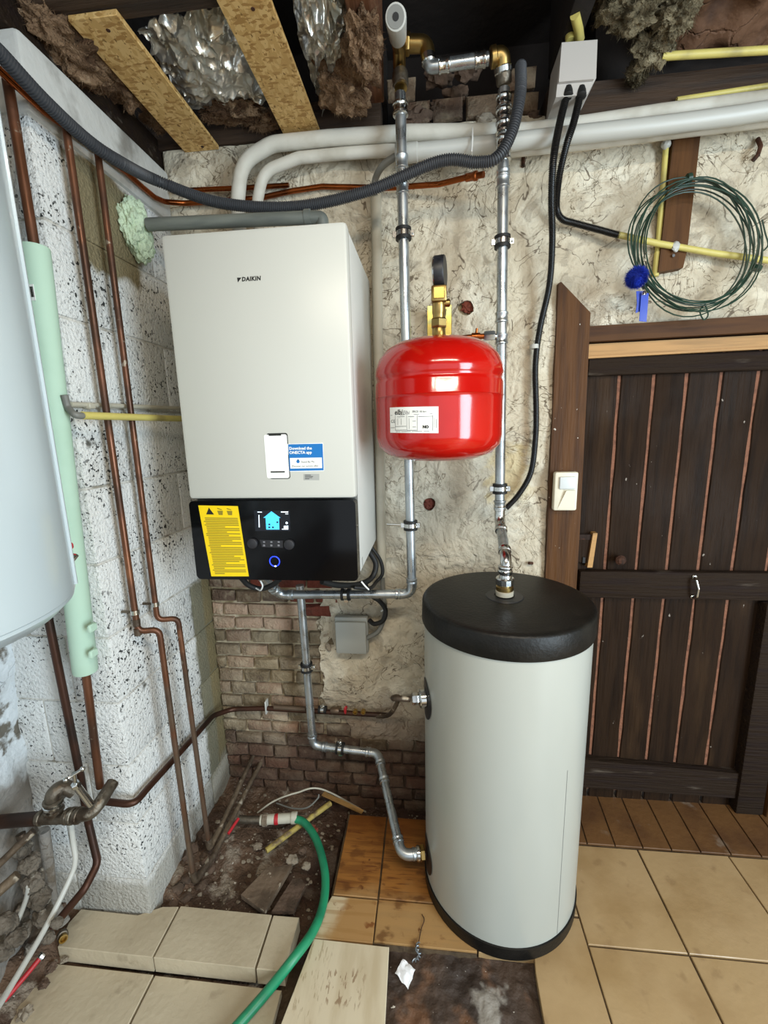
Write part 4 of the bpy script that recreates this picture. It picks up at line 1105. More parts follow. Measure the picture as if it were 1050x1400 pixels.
# brass valve and gauge standing on it
gz = thing('pressure_gauge', (VC.x, VC.y, zt), 'brass valve with black round gauge standing on top of the red vessel', 'gauge')
top = Vector((VC.x + .001, VC.y, zt))
nut(top + Vector((0, 0, .012)), (0, 0, 1), .0165, .024, 'brass', gz, 'tailpiece', 18); nut(top + Vector((0, 0, .034)), (0, 0, 1), .021, .022, 'brass', gz, 'hex_nut')
MB().lathe(top + Vector((0, 0, .044)), (0, 0, 1), [(0, .015), (.012, .015), (.014, .0165), (.055, .0165), (.06, .013)], 20).build('brass_body', 'brass', gz)
MB().obox(top + Vector((0, -.006, .098)), (.0185, .018, .0185), Matrix.Identity(3), .004).build('square_head', 'brass', gz)
MB().obox(top + Vector((0, -.025, .098)), (.013, .0015, .013), Matrix.Identity(3), .001).build('square_boss', 'gold', gz)
MB().lathe(top + Vector((.012, .0, .08)), (1, 0, 0), [(0, .009), (.014, .009), (.016, .007)], 14).build('side_port', 'brass', gz)
gcen = top + Vector((0.003, 0.006, .152)); ax_ = Vector((1, -.18, 0)).normalized()
gd = MB().lathe(gcen - ax_ * .013, ax_, [(0, .034), (.001, .0375), (.024, .0375), (.026, .036), (.026, 0)], 36).build('gauge_case', 'blackplastic', gz)
MB().lathe(gcen - ax_ * .0145, ax_, [(0, .0), (0, .036), (.002, .038), (.004, .038)], 36).build('gauge_rim', 'chrome', gd)
MB().tube([top + Vector((0, 0, .11)), top + Vector((0, .002, .125))], .008, 12).build('gauge_stem', 'brass', gz)
br = thing('wall_bracket', onY(604, 440, -.0), 'yellow zinc plated wall bracket behind the brass valve', 'bracket')
MB().box(onY(584, 418, -.048), onY(617, 460, -.028), .001).build('back_plate', 'gold', br)
p = onY(601, 452, -.006); MB().box((p.x - .012, -.27, p.z - .006), (p.x + .012, -.03, p.z - .002), .001).build('support_arm', 'gold', br)

# ------------------------------------------------------------------ tank
TC = Vector((0.205, -0.305, 0)); TR = 0.2235
tk = thing('buffer_tank', (TC.x, TC.y, 0), 'tall pale grey cylindrical tank with black lid standing on the tiles before the door', 'tank')
MB().lathe((TC.x, TC.y, 0.03), (0, 0, 1), [(0, TR), (.84, TR), (.842, TR - .004)], 96).build('body', 'tank', tk, angle=60)
MB().lathe((TC.x, TC.y, 0.863), (0, 0, 1), [(0, TR - .004), (0, TR + .005), (.004, TR + .0065), (.056, TR + .005), (.061, TR + .002), (.0635, TR - .003), (.065, TR - .012), (.064, 0)], 96, caps=False).build('lid', 'blackmatte', tk, angle=60)
MB().lathe((TC.x, TC.y, 0.0), (0, 0, 1), [(0, TR - .006), (.003, TR + .003), (.040, TR + .004), (.042, TR - .002)], 96).build('base_ring', 'blackmatte', tk, angle=60)
MB().lathe((0.203, -.297, .9265), (0, 0, 1), [(0, .052), (.0025, .05), (.003, .028), (0, .026)], 32).build('lid_rosette', 'blackplastic', tk)
sa = -0.95
ss = Vector((TC.x + TR * math.cos(sa), TC.y + TR * math.sin(sa), 0)); tt = Vector((-math.sin(sa), math.cos(sa), 0))
MB().prism([ss - tt * .0008 + Vector((0, 0, .045)), ss + tt * .0008 + Vector((0, 0, .045)), ss + tt * .0008 + Vector((0, 0, .55)), ss - tt * .0008 + Vector((0, 0, .55))], Vector((math.cos(sa), math.sin(sa), 0)) * .0005).build('skin_seam', 'seam', tk)


def rosette(z, name):
    ang0 = PA
    def fn(u, v):
        r = .052 * v; a = 2 * math.pi * u; dy, dz_ = r * math.cos(a), r * 1.12 * math.sin(a)
        th = ang0 + dy / TR; e = .002
        return Vector((TC.x + (TR + e) * math.cos(th), TC.y + (TR + e) * math.sin(th), z + dz_))
    return MB().grid(fn, 32, 4).build(name, 'blackplastic', tk, recalc=False)


rosette(0.116, 'port_rosette'); r2 = rosette(0.640, 'port_rosette')
pz2 = TC + PN * TR + Vector((0, 0, .640))
nut(pz2 + PN * .010, PN, .026, .02, 'chrome', tk, 'port_plug', 24)
nut(pz2 + PN * .030, PN, .017, .022, 'chrome', tk, 'sensor_nut')

# ------------------------------------------------------------------ copper and old pipes on the pier
XS = XL + 0.038
def pipe(name, pts, r, m, label, cat='pipe', rad=0.02, seg=14, group=None):
    t = tag(MB().tube(fillet(pts, rad), r, seg).build(name, m), label, cat, group); return t


def pclip(parent, p, d, r, wallpt):
    c = MB().lathe(Vector(p) - Vector(d) * .006, d, [(0, r), (0, r * 1.35), (.012, r * 1.35), (.012, r)], 16).build('pipe_clip', 'chrome', parent)
    MB().tube([p, wallpt], .004, 8).build('clip_rod', 'tarnish', c)


p1 = thing('copper_riser', (XL + .085, -0.42, 0), 'brown copper riser down the pier face, the nearer of the pair stepping outward halfway', 'pipe', None)
P1 = [(XS, -0.45, onX(93, 170, XS).z), (XS, -0.447, 0.868), (XL + .085, -0.425, 0.866), (XL + .085, -0.418, 0.05), (XL + .085, -0.418, 0.012)]
MB().tube(fillet(P1[:2] + [Vector(P1[2])] + P1[3:4], .022), .0082, 14).build('pipe', 'oldcopper', p1)
pclip(p1, Vector((XS, -.447, .925)), (0, 0, 1), .0082, (XL, -.447, .925))
MB().tube(fillet([(XL + .085, -0.418, 0.055), (XL + .088, -0.416, 0.014), (XL + .108, -0.33, 0.018)], .012), .0105, 12).build('foot_elbow', 'greycopper', p1)
MB().tube([(XL + .107, -0.335, 0.018), (XL + .143, 0.01, 0.085)], .009, 12).build('floor_pipe', 'greycopper', p1)
for z in (.895, .868): ring((XS, -.447, z), (0, 0, 1), .0082, .02, 'greycopper', p1, lip=False)
p2 = thing('copper_riser', (XL + .085, -0.32, 0), 'brown copper riser down the pier face, the farther of the pair close to the corner', 'pipe', None)
MB().tube(fillet([(XS, -0.357, onX(127, 198, XS).z), (XS, -0.362, 0.862), (XL + .085, -0.336, 0.858), (XL + .085, -0.318, 0.06)], .022), .0078, 14).build('pipe', 'oldcopper', p2)
pclip(p2, Vector((XS, -.362, .912)), (0, 0, 1), .0078, (XL, -.362, .912))
MB().tube(fillet([(XL + .085, -0.318, 0.065), (XL + .085, -0.314, 0.022), (XL + .090, -0.25, 0.03)], .012), .0105, 12).build('foot_elbow', 'greycopper', p2)
MB().tube([(XL + .090, -0.255, 0.03), (XL + .108, 0.01, 0.105)], .0085, 12).build('floor_pipe', 'greycopper', p2)

hp = thing('wall_pipe', (-.5, -.03, .34), 'dark horizontal copper pipe wrapping the pier and crossing the bare brick to the tank', 'pipe')
hpts = [Vector((-0.895, -.535, .412)), Vector((-0.80, -.535, .408)), Vector((XL + .022, -.478, .402)), Vector((XL + .022, -.10, .362)), Vector((XL + .06, -.03, .342)), Vector((-.628, -.026, .349)), onY(530, 978, -.028)]
MB().tube(fillet(hpts, .05), .0092, 14).build('pipe', 'darkcopper', hp)
MB().tube([onY(375, 966.5, -.027), onY(418, 969.5, -.028)], .0097, 14).build('red_painted_length', 'oldcopper', hp)
MB().box(onY(361, 960, -.04), onY(368, 971, -.012), .002).build('white_clip', 'pvcgrey', hp)
clc = onY(441, 970, -.028); clamp(clc, (1, 0, 0), .0092, hp, (0, 0, 1))
vb = MB().lathe(onY(452, 971, -.028), (1, 0, 0), [(0, .009), (.004, .012), (.03, .012), (.034, .009)], 14).build('valve_body', 'oldcopper', hp)
MB().blob(onY(472, 971, -.05), (.006, .004, .017), .1, sub=2).lathe(onY(472, 971, -.05), (0, 1, 0), [(0, .005), (.02, .005)], 10).build('valve_lever', 'redplastic', hp)
for px_ in (486, 497):
    q = MB().lathe(onY(px_, 971.5, -.040), (0, -1, 0), [(0, .009), (.012, .009), (.012, .006), (.004, .006)], 16).build('test_port', 'brass', hp)
sl2 = tag(MB().tube(spline([onY(515, 979, -.03), onY(530, 978, -.05), onY(538, 970, -.12), onY(545, 954, -.22), pz2 + PN * .095 + Vector((0, .02, -.006)), pz2 + PN * .045], 10), .0078, 14).build('drain_pipe', 'greycopper'), 'bent grey pipe joining the wall pipe to the upper port of the tank', 'pipe')

g0, g1 = onY(47, 337, -.552), onY(117, 918, -.556)
mi_ = thing('pipe_insulation', g1, 'mint green foam pipe sleeve on the pier beside the white water heater', 'insulation')
tag(MB().tube([onY(8, 95, -.532), g0, g1, onY(137, 1076, -.545)], .0098, 14).build('copper_riser', 'oldcopper'), 'copper riser on the pier front running through the mint green insulation', 'pipe')
dg_ = (g1 - g0).normalized(); Lg = (g1 - g0).length
MB().lathe(g0, dg_, [(.002, .011), (0, .0262), (.003, .0275), (Lg - .003, .0275), (Lg, .026), (Lg, .011), (.002, .011)], 28, caps=False).build('sleeve', 'mint', mi_)
un, vn = frame_of(dg_)
lb_c = onY(43, 400, -.552 - .027)
st_ = MB().obox(lb_c + Vector((0, -.0005, 0)), (.0075, .0006, .0155), Matrix.Identity(3), 0).build('barcode_sticker', 'stickerw', mi_)
m1 = MB()
for k in range(8): m1.box((lb_c.x - .0055 + k * .0015, lb_c.y - .0017, lb_c.z - .009), (lb_c.x - .0055 + k * .0015 + (.0009 if k % 3 else .0005), lb_c.y - .0012, lb_c.z + .011))
m1.build('print_lines', 'ink', st_)
sd_ = (onY(125, 880, -.552) - onY(124.5, 850, -.552)).normalized()
for q in ((126, 858), (127.5, 893)): MB().obox(onY(q[0], q[1], -.56 - .015), (.005, .012, .010), Matrix.Identity(3), .003).build('tape_fold', 'mint', mi_)
cpl = tag(MB().tube(fillet(yv((62, 825, -.535), (110, 1062, -.535), (121, 1125, -.54), (134, 1180, -.56), (116, 1215, -.61), (72, 1268, -.66)), .03), .0098, 14).build('drain_pipe', 'darkcopper'), 'dark copper pipe below the white heater bending away along the pier foot', 'pipe')

# ceiling-height runs
cable([onX(-12, 62, XL + .062), onX(5, 78, XL + .062), onX(60, 137, XL + .062), onX(120, 192, XL + .065), onX(165, 222, XL + .085), onY(217, 248, -.20), onY(300, 277, -.18), onY(400, 283, -.17), onY(500, 262, -.18), onY(600, 221, -.19), onY(652, 222, -.19), onY(680, 215, -.195), onY(700, 180, -.195), onY(711, 130, -.19), onY(712, 90, -.15)],
      0.0145, 'hose', 'corrugated_conduit', 'thick dark grey corrugated conduit sagging across the wall above the boiler', 'conduit', corr=True)
pipe('copper_run', [onX(-5, 92, XL + .018), onX(60, 152, XL + .018), onX(150, 218, XL + .018), onX(172, 235, XL + .018), onX(195, 256, XL + .018), onX(212, 270, XL + .020), onX(226, 276, XL + .026), onY(253, 278, -.022), onY(354, 271, -.022), onY(400, 261, -.022), onY(440, 255, -.024), onY(530, 257, -.030), onY(600, 252, -.06), onY(636, 243, -.10)], .0075, 'copper', 'bright copper pipe curving round the corner behind the conduit to the right riser', rad=.03)
pipe('copper_run', [onY(236, 261, -.020), onY(350, 256, -.020), onY(395, 253, -.020)], .0068, 'copper', 'straight upper copper pipe passing behind the two white pipe bends')
t_ = tag(MB().lathe(onY(637, 243, -.101), (onY(664, 238, -.135) - onY(637, 243, -.101)), [(0, .0075), (.002, .0105), (.024, .0105), (.026, .012), (.034, .012), (.036, .008), (.055, .008)], 14).build('pipe_fitting', 'copper'), 'copper end fitting joining the copper pipe to the right riser', 'fitting')

YA, YC = -.058, -.052
pipe('white_pipe', [Vector((onY(325, 300, YA).x, YA, 1.80)), onY(325, 275, YA), onY(330, 222, YA), onY(372, 197, YA), onY(450, 189, YA), onY(560, 182, YA), onY(650, 181, YA), onY(720, 180, YA), onY(800, 170, YA), onY(900, 155, YA), onY(1000, 142, YA), onY(1090, 131, YA), onY(1090, 131, YA) + Vector((.55, 0, 0))], .0205, 'lagging', 'white insulated pipe, the upper bend rising from the back of the boiler', rad=.10, seg=22)
pipe('white_pipe', [Vector((onY(352, 300, YC).x, YC, 1.80)), onY(352, 275, YC), onY(360, 235, YC), onY(408, 216, YC), onY(470, 210, YC), onY(530, 206, YC), onY(620, 206, YC - .0), onY(700, 206, YC), onY(800, 196, YC), onY(900, 183, YC), onY(1090, 160, YC), onY(1090, 160, YC) + Vector((.55, 0, 0))], .0158, 'lagging', 'thinner white insulated pipe, the lower bend behind the boiler', rad=.09, seg=22)
pg = thing('grey_conduit', onY(800, 185, -.09), 'smooth light grey pipe across the wall, in front of the white pipes at the right', 'pipe')
MB().tube(spline([onY(541, 211, -.092), onY(640, 201, -.092), onY(700, 194, -.092), onY(800, 183, -.098), onY(900, 172, -.098), onY(1000, 159, -.098), onY(1090, 147, -.098), onY(1090, 147, -.098) + Vector((.55, 0, 0))], 6), .0215, 24).build('pipe', 'pvcgrey', pg)
MB().lathe(onY(541, 211, -.092), onY(580, 207, -.096) - onY(541, 211, -.092), [(0, .018), (0, .0235), (.06, .0235), (.062, .0215)], 24).build('socket', 'pvcgrey', pg)
MB().tube([onY(646, 175, -.088), onY(646, 190, -.123), onY(645, 207, -.126), onY(645, 215, -.10)], .0022, 8).build('cable_tie', 'stickerw', pg)
cable([onY(512, 266, -.048), onY(513, 246, -.055), onY(522, 228, -.085), onY(536, 217, -.094), onY(545, 212, -.095)], .0095, 'greyhose', 'grey_cable', 'grey cable curving from the beige upright conduit into the light grey pipe', 'cable')
vc = thing('upright_conduit', onY(521, 790, -.03), 'beige plastic conduit standing on the wall just right of the boiler', 'conduit')
MB().tube([onY(514, 262, -.03), onY(517, 480, -.03), onY(522, 788, -.03)], .0155, 18).build('pipe', 'pvcbeige', vc)
MB().tube(spline([onY(522, 780, -.03), onY(524, 810, -.03), onY(526, 838, -.032), onY(518, 862, -.035), onY(502, 872, -.035)], 8), .0085, 10).build('grey_cable', 'greyhose', vc)
MB().obox(onY(517, 330, -.02), (.006, .02, .006), Matrix.Identity(3), .001).build('conduit_clip', 'pvcbeige', vc)
dr = thing('condensate_drain', onY(300, 300, -.2), 'dark grey drain pipe running along the top of the boiler from green foam', 'pipe')
MB().tube(fillet([Vector((XL + .056, -.214, 1.957)), onY(425, 297.5, -.2), onY(441, 298, -.2), onY(441, 310, -.2)], .025), .0165, 18).build('pipe', 'duct', dr)
ring(onY(421, 297, -.2), (1, 0, 0), .0165, .018, 'duct', dr, lip=False)
tag(MB().blob(Vector((XL + .018, -.215, 1.955)), (.036, .055, .075), .18, 9, 5, 21, octv=3).blob(Vector((XL + .022, -.20, 1.915)), (.028, .042, .05), .16, 9, 5, 23).build('foam_plug', 'foam'), 'lump of pale green expanding foam around the drain hole in the pier', 'foam')
yc = thing('yellow_conduit', (XL + .06, -.35, 1.43), 'yellow conduit running along the pier to the boiler behind the copper pipes', 'conduit')
MB().tube([onX(113, 568, XL + .056), onX(262, 573, XL + .056)], .0088, 14).build('pipe', 'yellowpvc', yc)
MB().tube(spline([onX(88, 540, XL + .03), onX(93, 557, XL + .03), onX(103, 567, XL + .052), onX(117, 568.5, XL + .056)], 8), .0075, 10).build('grey_cable', 'greyhose', yc)
MB().tube([onX(96, 553, XL + .012), onX(140, 554, XL + .012), onX(262, 559, XL + .012)], .006, 10).build('rear_pipe', 'pvcbeige', yc)
MB().obox(onX(122, 555, XL + .014), (.010, .010, .007), Matrix.Identity(3), .002).build('conduit_clip', 'pvcbeige', yc)

# ------------------------------------------------------------------ white water heater on the left
hc = Vector((-0.86, -0.905, 0)); HR = 0.25
wh = thing('water_heater', (hc.x, hc.y, 1.06), 'large white cylindrical water heater hanging at the left edge, partly in view', 'water heater')
MB().lathe((hc.x, hc.y, 1.075), (0, 0, 1), [(0, 0), (0.0, HR * .78), (.008, HR * .9), (.028, HR * .985), (.034, HR * .987), (.036, HR * .994), (.05, HR), (.9, HR), (.94, HR * .9), (.95, 0)], 96, caps=False).build('shell', 'heater', wh, angle=35)
sa = math.radians(37)
c0 = Vector((hc.x + HR * math.cos(sa), hc.y + HR * math.sin(sa), 0)); n0 = Vector((math.cos(sa), math.sin(sa), 0)); t0 = Vector((-n0.y, n0.x, 0))
MB().prism([c0 - n0 * .003 - t0 * .004 + Vector((0, 0, 1.12)), c0 + n0 * .004 - t0 * .004 + Vector((0, 0, 1.12)), c0 + n0 * .004 + t0 * .006 + Vector((0, 0, 1.12)), c0 - n0 * .003 + t0 * .006 + Vector((0, 0, 1.12))], (0, 0, .86)).build('seam_flange', 'heater', wh)
MB().lathe(Vector((hc.x + .10, hc.y + .14, 1.045)), (0, 0, 1), [(0, .012), (.04, .014)], 14).build('blue_inlet', 'bluetag', wh)
MB().box((-1.16, hc.y - .12, 1.5), (hc.x - HR + .02, hc.y + .12, 1.6), .004).build('wall_mount', 'tarnish', wh)
tgv = thing('red_tap', onY(99, 752, -.64), 'small red plastic tap peeping out behind the white heater', 'tap')
MB().blob(onY(98, 746, -.64), (.004, .004, .008), .15, sub=2).blob(onY(101, 760, -.64), (.006, .005, .006), .1, sub=2).build('lever', 'redplastic', tgv)
MB().lathe(onY(98, 767, -.64), (.3, 0, .3), [(0, .005), (.018, .005)], 10).tube([onY(98, 767, -.64), onY(88, 770, -.64)], .004, 8).build('spout', 'chrome', tgv)

# ------------------------------------------------------------------ valve cluster at the lower left
vl = thing('stop_valve', onY(75, 1105, -.62), 'grimy stop valve with chrome lever at the end of the thick brown pipe', 'valve')
YV = -.62
MB().tube([onY(-30, 1126, YV), onY(52, 1119, YV)], .0165, 16).build('inlet_pipe', 'darkcopper', vl)
MB().tube(fillet([onY(48, 1119, YV), onY(92, 1117, YV), onY(125, 1112, YV), onY(137, 1097, YV + .02), onY(154, 1070, YV + .07)], .03), .0155, 16).build('tee_body', 'tarnish', vl)
for px_, s in ((56, 1.2), (93, 1.25), (99, 1.3), (107, 1.25)): nut(onY(px_, 1118 - (px_ - 56) * .06, YV), (1, 0, .02), .0155 * s, .011, 'tarnish', vl, 'union_ring', 18)
MB().tube(fillet([onY(75, 1115, YV), onY(71, 1085, YV), onY(85, 1074, YV + .02), onY(102, 1082, YV + .03)], .03), .0165, 16).build('angle_body', 'tarnish', vl)
for t in (.25, .5, .7): nut(onY(75, 1115, YV).lerp(onY(71, 1085, YV), t), (0, 0, 1), .022, .008, 'chrome' if t == .5 else 'tarnish', vl, 'union_nut', 16)
nut(onY(88, 1081, YV + .02), (1, 0, -.3), .021, .012, 'tarnish', vl, 'union_ring', 16)
lv = MB().tube([onY(124, 1100, YV - .01), onY(103, 1072, YV - .03)], .0085, 14).build('bonnet', 'chrome', vl)
nut(onY(104, 1073, YV - .03), onY(103, 1072, YV - .03) - onY(124, 1100, YV - .01), .0105, .012, 'chrome', lv)
MB().tube([onY(103, 1072, YV - .03), onY(101, 1057, YV - .04)], .0045, 10).tube([onY(90, 1066, YV - .055), onY(101, 1059, YV - .042), onY(113, 1051, YV - .03)], .0035, 10).blob(onY(90, 1066, YV - .055), (.006, .006, .006), .0, sub=2).blob(onY(113, 1051, YV - .03), (.006, .006, .006), .0, sub=2).build('tee_handle', 'chrome', lv)
lg = thing('lagged_pipe', onY(45, 1270, -.66), 'bundle of dirty cloth wrapped pipe lumps hanging below the stop valve', 'pipe')
for k, (px_, py_, r) in enumerate(((30, 1160, .019), (40, 1180, .021), (46, 1205, .022), (54, 1228, .023), (60, 1250, .022), (30, 1245, .017), (36, 1270, .018), (44, 1290, .017))):
    MB().blob(onY(px_, py_, YV + .0), (r * 1.25, r * 1.2, r * 1.3), .2, 6, 4, 40 + k).build('wrapping', 'cloth', lg)
MB().tube(yv((28, 1140, YV + .01), (40, 1180, YV), (60, 1250, YV), (40, 1290, YV)), .011, 12).build('pipe', 'tarnish', lg)
tag(MB().tube(spline(yv((97, 1125, -.60), (100, 1150, -.60), (103, 1175, -.61), (96, 1200, -.63), (64, 1265, -.70), (20, 1340, -.80), (-8, 1385, -.86)), 8), .0065, 12).build('thin_grey_pipe', 'pvcgrey'), 'thin pale grey tube swooping from the stop valve to the lower left corner', 'pipe')
tag(MB().tube(yv((46, 1136, -.64), (-10, 1190, -.70)), .0085, 12).build('brace_pipe', 'greycopper'), 'grimy brown pipe slanting down left just below the thick brown pipe', 'pipe')
tag(MB().tube(yv((24, 1196, -.66), (-12, 1228, -.70)), .012, 12).build('stub_pipe', 'greycopper'), 'short thick grimy pipe slanting out of the left wall under the slanting one', 'pipe')
tag(MB().tube(spline(yv((39, 1212, -.64), (36, 1228, -.64), (26, 1255, -.66), (12, 1285, -.70)), 6), .006, 10).build('thin_white_tube', 'pvcgrey'), 'thin short white tube among the lagged pipes by the left wall', 'pipe')
for k, (px_, py_, r) in enumerate(((8, 1262, .030), (22, 1282, .026), (4, 1300, .028), (66, 1282, .018), (78, 1262, .016))):
    tag(MB().blob(onY(px_, py_, -.70), (r, r * .8, r * .8), .14, 6, 4, 140 + k).build('rag_lump', 'cloth'), ('grimy cloth lump against the left wall, highest of the five', 'grimy cloth lump beside the lagged pipe, behind the thin pale tube', 'grimy cloth lump at the photo edge above the red lever', 'small grimy cloth lump under the bend of the dark copper pipe', 'smallest grimy cloth lump between brass cap and dark copper pipe')[k], 'rag', 'cloth lumps by the left wall')
tag(MB().tube(spline(yv((60, 1135, -.56), (66, 1180, -.56), (72, 1230, -.57), (88, 1262, -.60)), 8), .014, 12).build('white_pipe_stub', 'roughwall'), 'white painted vertical pipe stub in front of the pier foot', 'pipe')
tag(MB().tube(yv((110, 1052, -.52), (124, 1110, -.515)), .007, 10).build('grey_rod', 'pvcgrey'), 'short pale grey rod standing behind the chrome lever', 'rod')
rl = thing('red_lever_handle', onZ(30, 1340, -.02), 'red plastic dipped lever handle lying among the pipes in the lower left', 'handle')
p0, p1_, p2_ = onZ(57, 1307, .03), onZ(40, 1328, .02), onZ(6, 1368, .0)
MB().tube([p0, p1_, p2_], .0062, 10).build('grip', 'redplastic', rl); nut(p0, p0 - p1_, .009, .012, 'chrome', rl, 'pivot_nut')
bc = thing('brass_cap', onZ(90, 1278, .0), 'small threaded brass cap lying on the left corner of the grey slab', 'fitting')
bp = onZ(86, 1281, .014); bd = Vector((.75, -.6, .25)).normalized()
MB().lathe(bp - bd * .015, bd, [(0, .008), (.002, .0135), (.012, .0135), (.014, .011)], 18).build('hex_body', 'tarnish', bc)
MB().lathe(bp - bd * .002, bd, [(0, .0105), (.013, .0105), (.013, .0075), (.004, .0075), (.004, 0)], 18, caps=False).build('threaded_end', 'brass', bc)
for k, (px_, py_, r, z) in enumerate(((10, 1320, .03, -.03), (28, 1300, .025, -.03), (70, 1322, .016, -.035), (14, 1358, .022, -.04), (60, 1345, .014, -.035), (34, 1385, .02, -.04), (82, 1240, .018, 0.0), (88, 1312, .012, -.03))):
    tag(MB().blob(onZ(px_, py_, z), (r, r * .9, r * .7), .35, 6, 3, 60 + k).build('rubble_stone', 'stone' if k % 2 else 'darkstone', floor), kind='stuff')

# ------------------------------------------------------------------ junction boxes, detector, keyring, wire coil
jb = thing('junction_box', onY(482, 886, 0), 'square pale grey junction box on the plaster below the boiler', 'junction box')
a, b_ = onY(461, 888, -.012), onY(503.5, 841, -.012)
MB().box((a.x, -.035, a.z), (b_.x, -.006, b_.z), .006).build('back_box', 'boxgrey', jb)
MB().box((a.x + .004, -.05, a.z + .004), (b_.x - .004, -.036, b_.z - .012), .006).build('cover', 'boxgrey', jb)
cable([onY(505, 848, -.03), onY(512, 853, -.045), onY(524, 848, -.055), onY(527, 834, -.055), onY(519, 822, -.055), onY(505, 812, -.06), onY(498, 795, -.10)], .0082, 'rubber', 'black_cable', 'black cable curling from the junction box up behind the galvanised pipe', 'cable')
tag(MB().tube([onY(521, 836, -.045), onY(525, 833, -.048), onY(530, 830, -.04)], .0025, 8).build('cable_tie', 'stickerw'), 'white cable tie on the black cable right of the junction box', 'cable tie')
tag(MB().blob(onY(449, 885, -.012), (.012, .008, .018), .3, 6, 3, 5).build('wall_plug', 'stone'), 'crumbling wall plug stub in the plaster left of the junction box', 'plug')

jw = thing('ceiling_junction_box', onY(790, 125, -.17), 'dusty white junction box hanging on the brown beam with two black conduits', 'junction box')
A_, B_, C_, D_ = ys(-.17, (765, 57), (818, 53), (803, 118), (760, 120))
A2, B2, C2, D2 = [p + Vector((0, .10, 0)) for p in (A_, B_, C_, D_)]
MB().prism(ys(-.15, (768, 58), (817, 54), (815, 107), (803, 129), (760, 133)), (0, .10, 0)).build('box_body', 'boxwhite', jw)
MB().prism(ys(-.158, (768, 59), (816, 55), (812, 108), (764, 112)), (0, .007, 0)).build('cover', 'boxwhite', jw)
for px_ in (776, 794): MB().lathe(onY(px_, 122, -.14), (0, -.3, -1), [(0, .012), (.02, .013), (.022, .01)], 14).build('cable_gland', 'rubber', jw)
cable([onY(777, 122, -.14), onY(766, 165, -.14), onY(757, 215, -.155), onY(754, 270, -.13), onY(755, 330, -.085), onY(751, 390, -.05), onY(738, 450, -.035), onY(732, 500, -.03), onY(733, 560, -.03), onY(732, 600, -.03), onY(726, 645, -.03), onY(710, 675, -.03), onY(692, 695, -.03)], .0098, 'blackhose', 'black_conduit', 'long black conduit dropping from the ceiling box down the wall behind the tank pipe', 'conduit', corr=True)
tag(MB().lathe(onY(730.5, 474, -.032), (0, 0, 1), [(-.006, .011), (-.006, .0135), (.006, .0135), (.006, .011)], 18).build('conduit_saddle', 'pvcgrey'), 'pale grey saddle clip holding the long black conduit to the wall', 'clip')
cable([onY(795, 122, -.14), onY(785, 165, -.14), onY(774, 200, -.135), onY(764, 245, -.10), onY(761, 282, -.05), onY(768, 299, -.04), onY(785, 305, -.035), onY(815, 313, -.035), onY(846, 321.5, -.035)], .0095, 'blackhose', 'black_conduit', 'shorter black conduit bending right from the ceiling box into the yellow one', 'conduit', corr=True)
tag(MB().tube([onY(845, 321, -.035), onY(900, 333, -.035), onY(975, 346, -.035), onY(1080, 360, -.035), onY(1080, 360, -.035) + Vector((.55, 0, 0))], .0085, 14).build('yellow_conduit', 'yellowpvc'), 'pale yellow conduit sloping across the plaster behind the green wire coil', 'conduit')
tag(MB().tube([onY(911, 196, -.014), onY(906, 260, -.014), onY(897, 372, -.014)], .0075, 12).tube([onY(899, 345, -.014), onY(896, 378, -.014)], .0085, 12).build('yellow_conduit', 'yellowpvc'), 'upright yellow conduit left of the brown wood batten on the wall', 'conduit')
tag(MB().blob(onY(911, 197, -.02), (.013, .012, .013), .15, sub=3, seed=4).build('conduit_clip', 'pvcgrey'), 'whitish clip at the top of the upright yellow conduit', 'clip')
tag(MB().tube([onY(905, 77, -.10), onY(1060, 68, -.10), onY(1060, 68, -.10) + Vector((.55, 0, 0))], .009, 12).build('yellow_conduit', 'yellowpvc'), 'yellow conduit lying under the brown paper above the beam', 'conduit')
tag(MB().tube([onY(925, 137, -.042), onY(1060, 116, -.042), onY(1060, 116, -.042) + Vector((.55, 0, 0))], .007, 12).build('yellow_conduit', 'yellowpvc'), 'yellow conduit along the beam just above the white pipes', 'conduit')
tag(MB().tube([onY(793, 55, -.12), onY(791, 40, -.14), onY(786, 20, -.18)], .011, 12).tube([onY(780, 56, -.12), onY(779, 42, -.12)], .012, 12).build('yellow_conduit', 'yellowpvc'), 'two short yellow conduit ends entering the top of the ceiling box', 'conduit')
wb = tag(MB().prism(ys(-.028, (921, 187), (958, 183), (940, 340), (934, 366), (900, 372)), (0, .026, 0)).build('wood_batten', 'frame'), 'brown wood batten fixed upright to the plaster behind the wire coil', 'batten')
MB().lathe(onY(920, 350, -.03), (0, -1, 0), [(0, .004), (.004, .004), (.004, 0)], 10).build('nail', 'chrome', wb)
tag(MB().blob(onY(924, 337, -.04), (.012, .006, .014), .15, sub=3, seed=9).build('conduit_clip', 'pvcgrey'), 'whitish clip holding the sloping yellow conduit on the wood batten', 'clip')
tag(MB().tube(yv((1036, 190, -.01), (1040, 200, -.03), (1036, 212, -.035), (1029, 220, -.03)), .0055, 8).build('wall_hook', 'rust'), 'rusty bent hook in the plaster at the upper right', 'hook')
tag(MB().tube(yv((716, 208, -.008), (715, 228, -.012)), .005, 8).build('wall_hook', 'rust'), 'short rusty nail in the plaster below the grey pipe by the right riser', 'nail')
tag(MB().tube(yv((728, 770, -.006), (723, 770, -.012)), .005, 8).build('wall_hook', 'rust'), 'small rusty bolt in the plaster between tank pipe and door post', 'bolt')

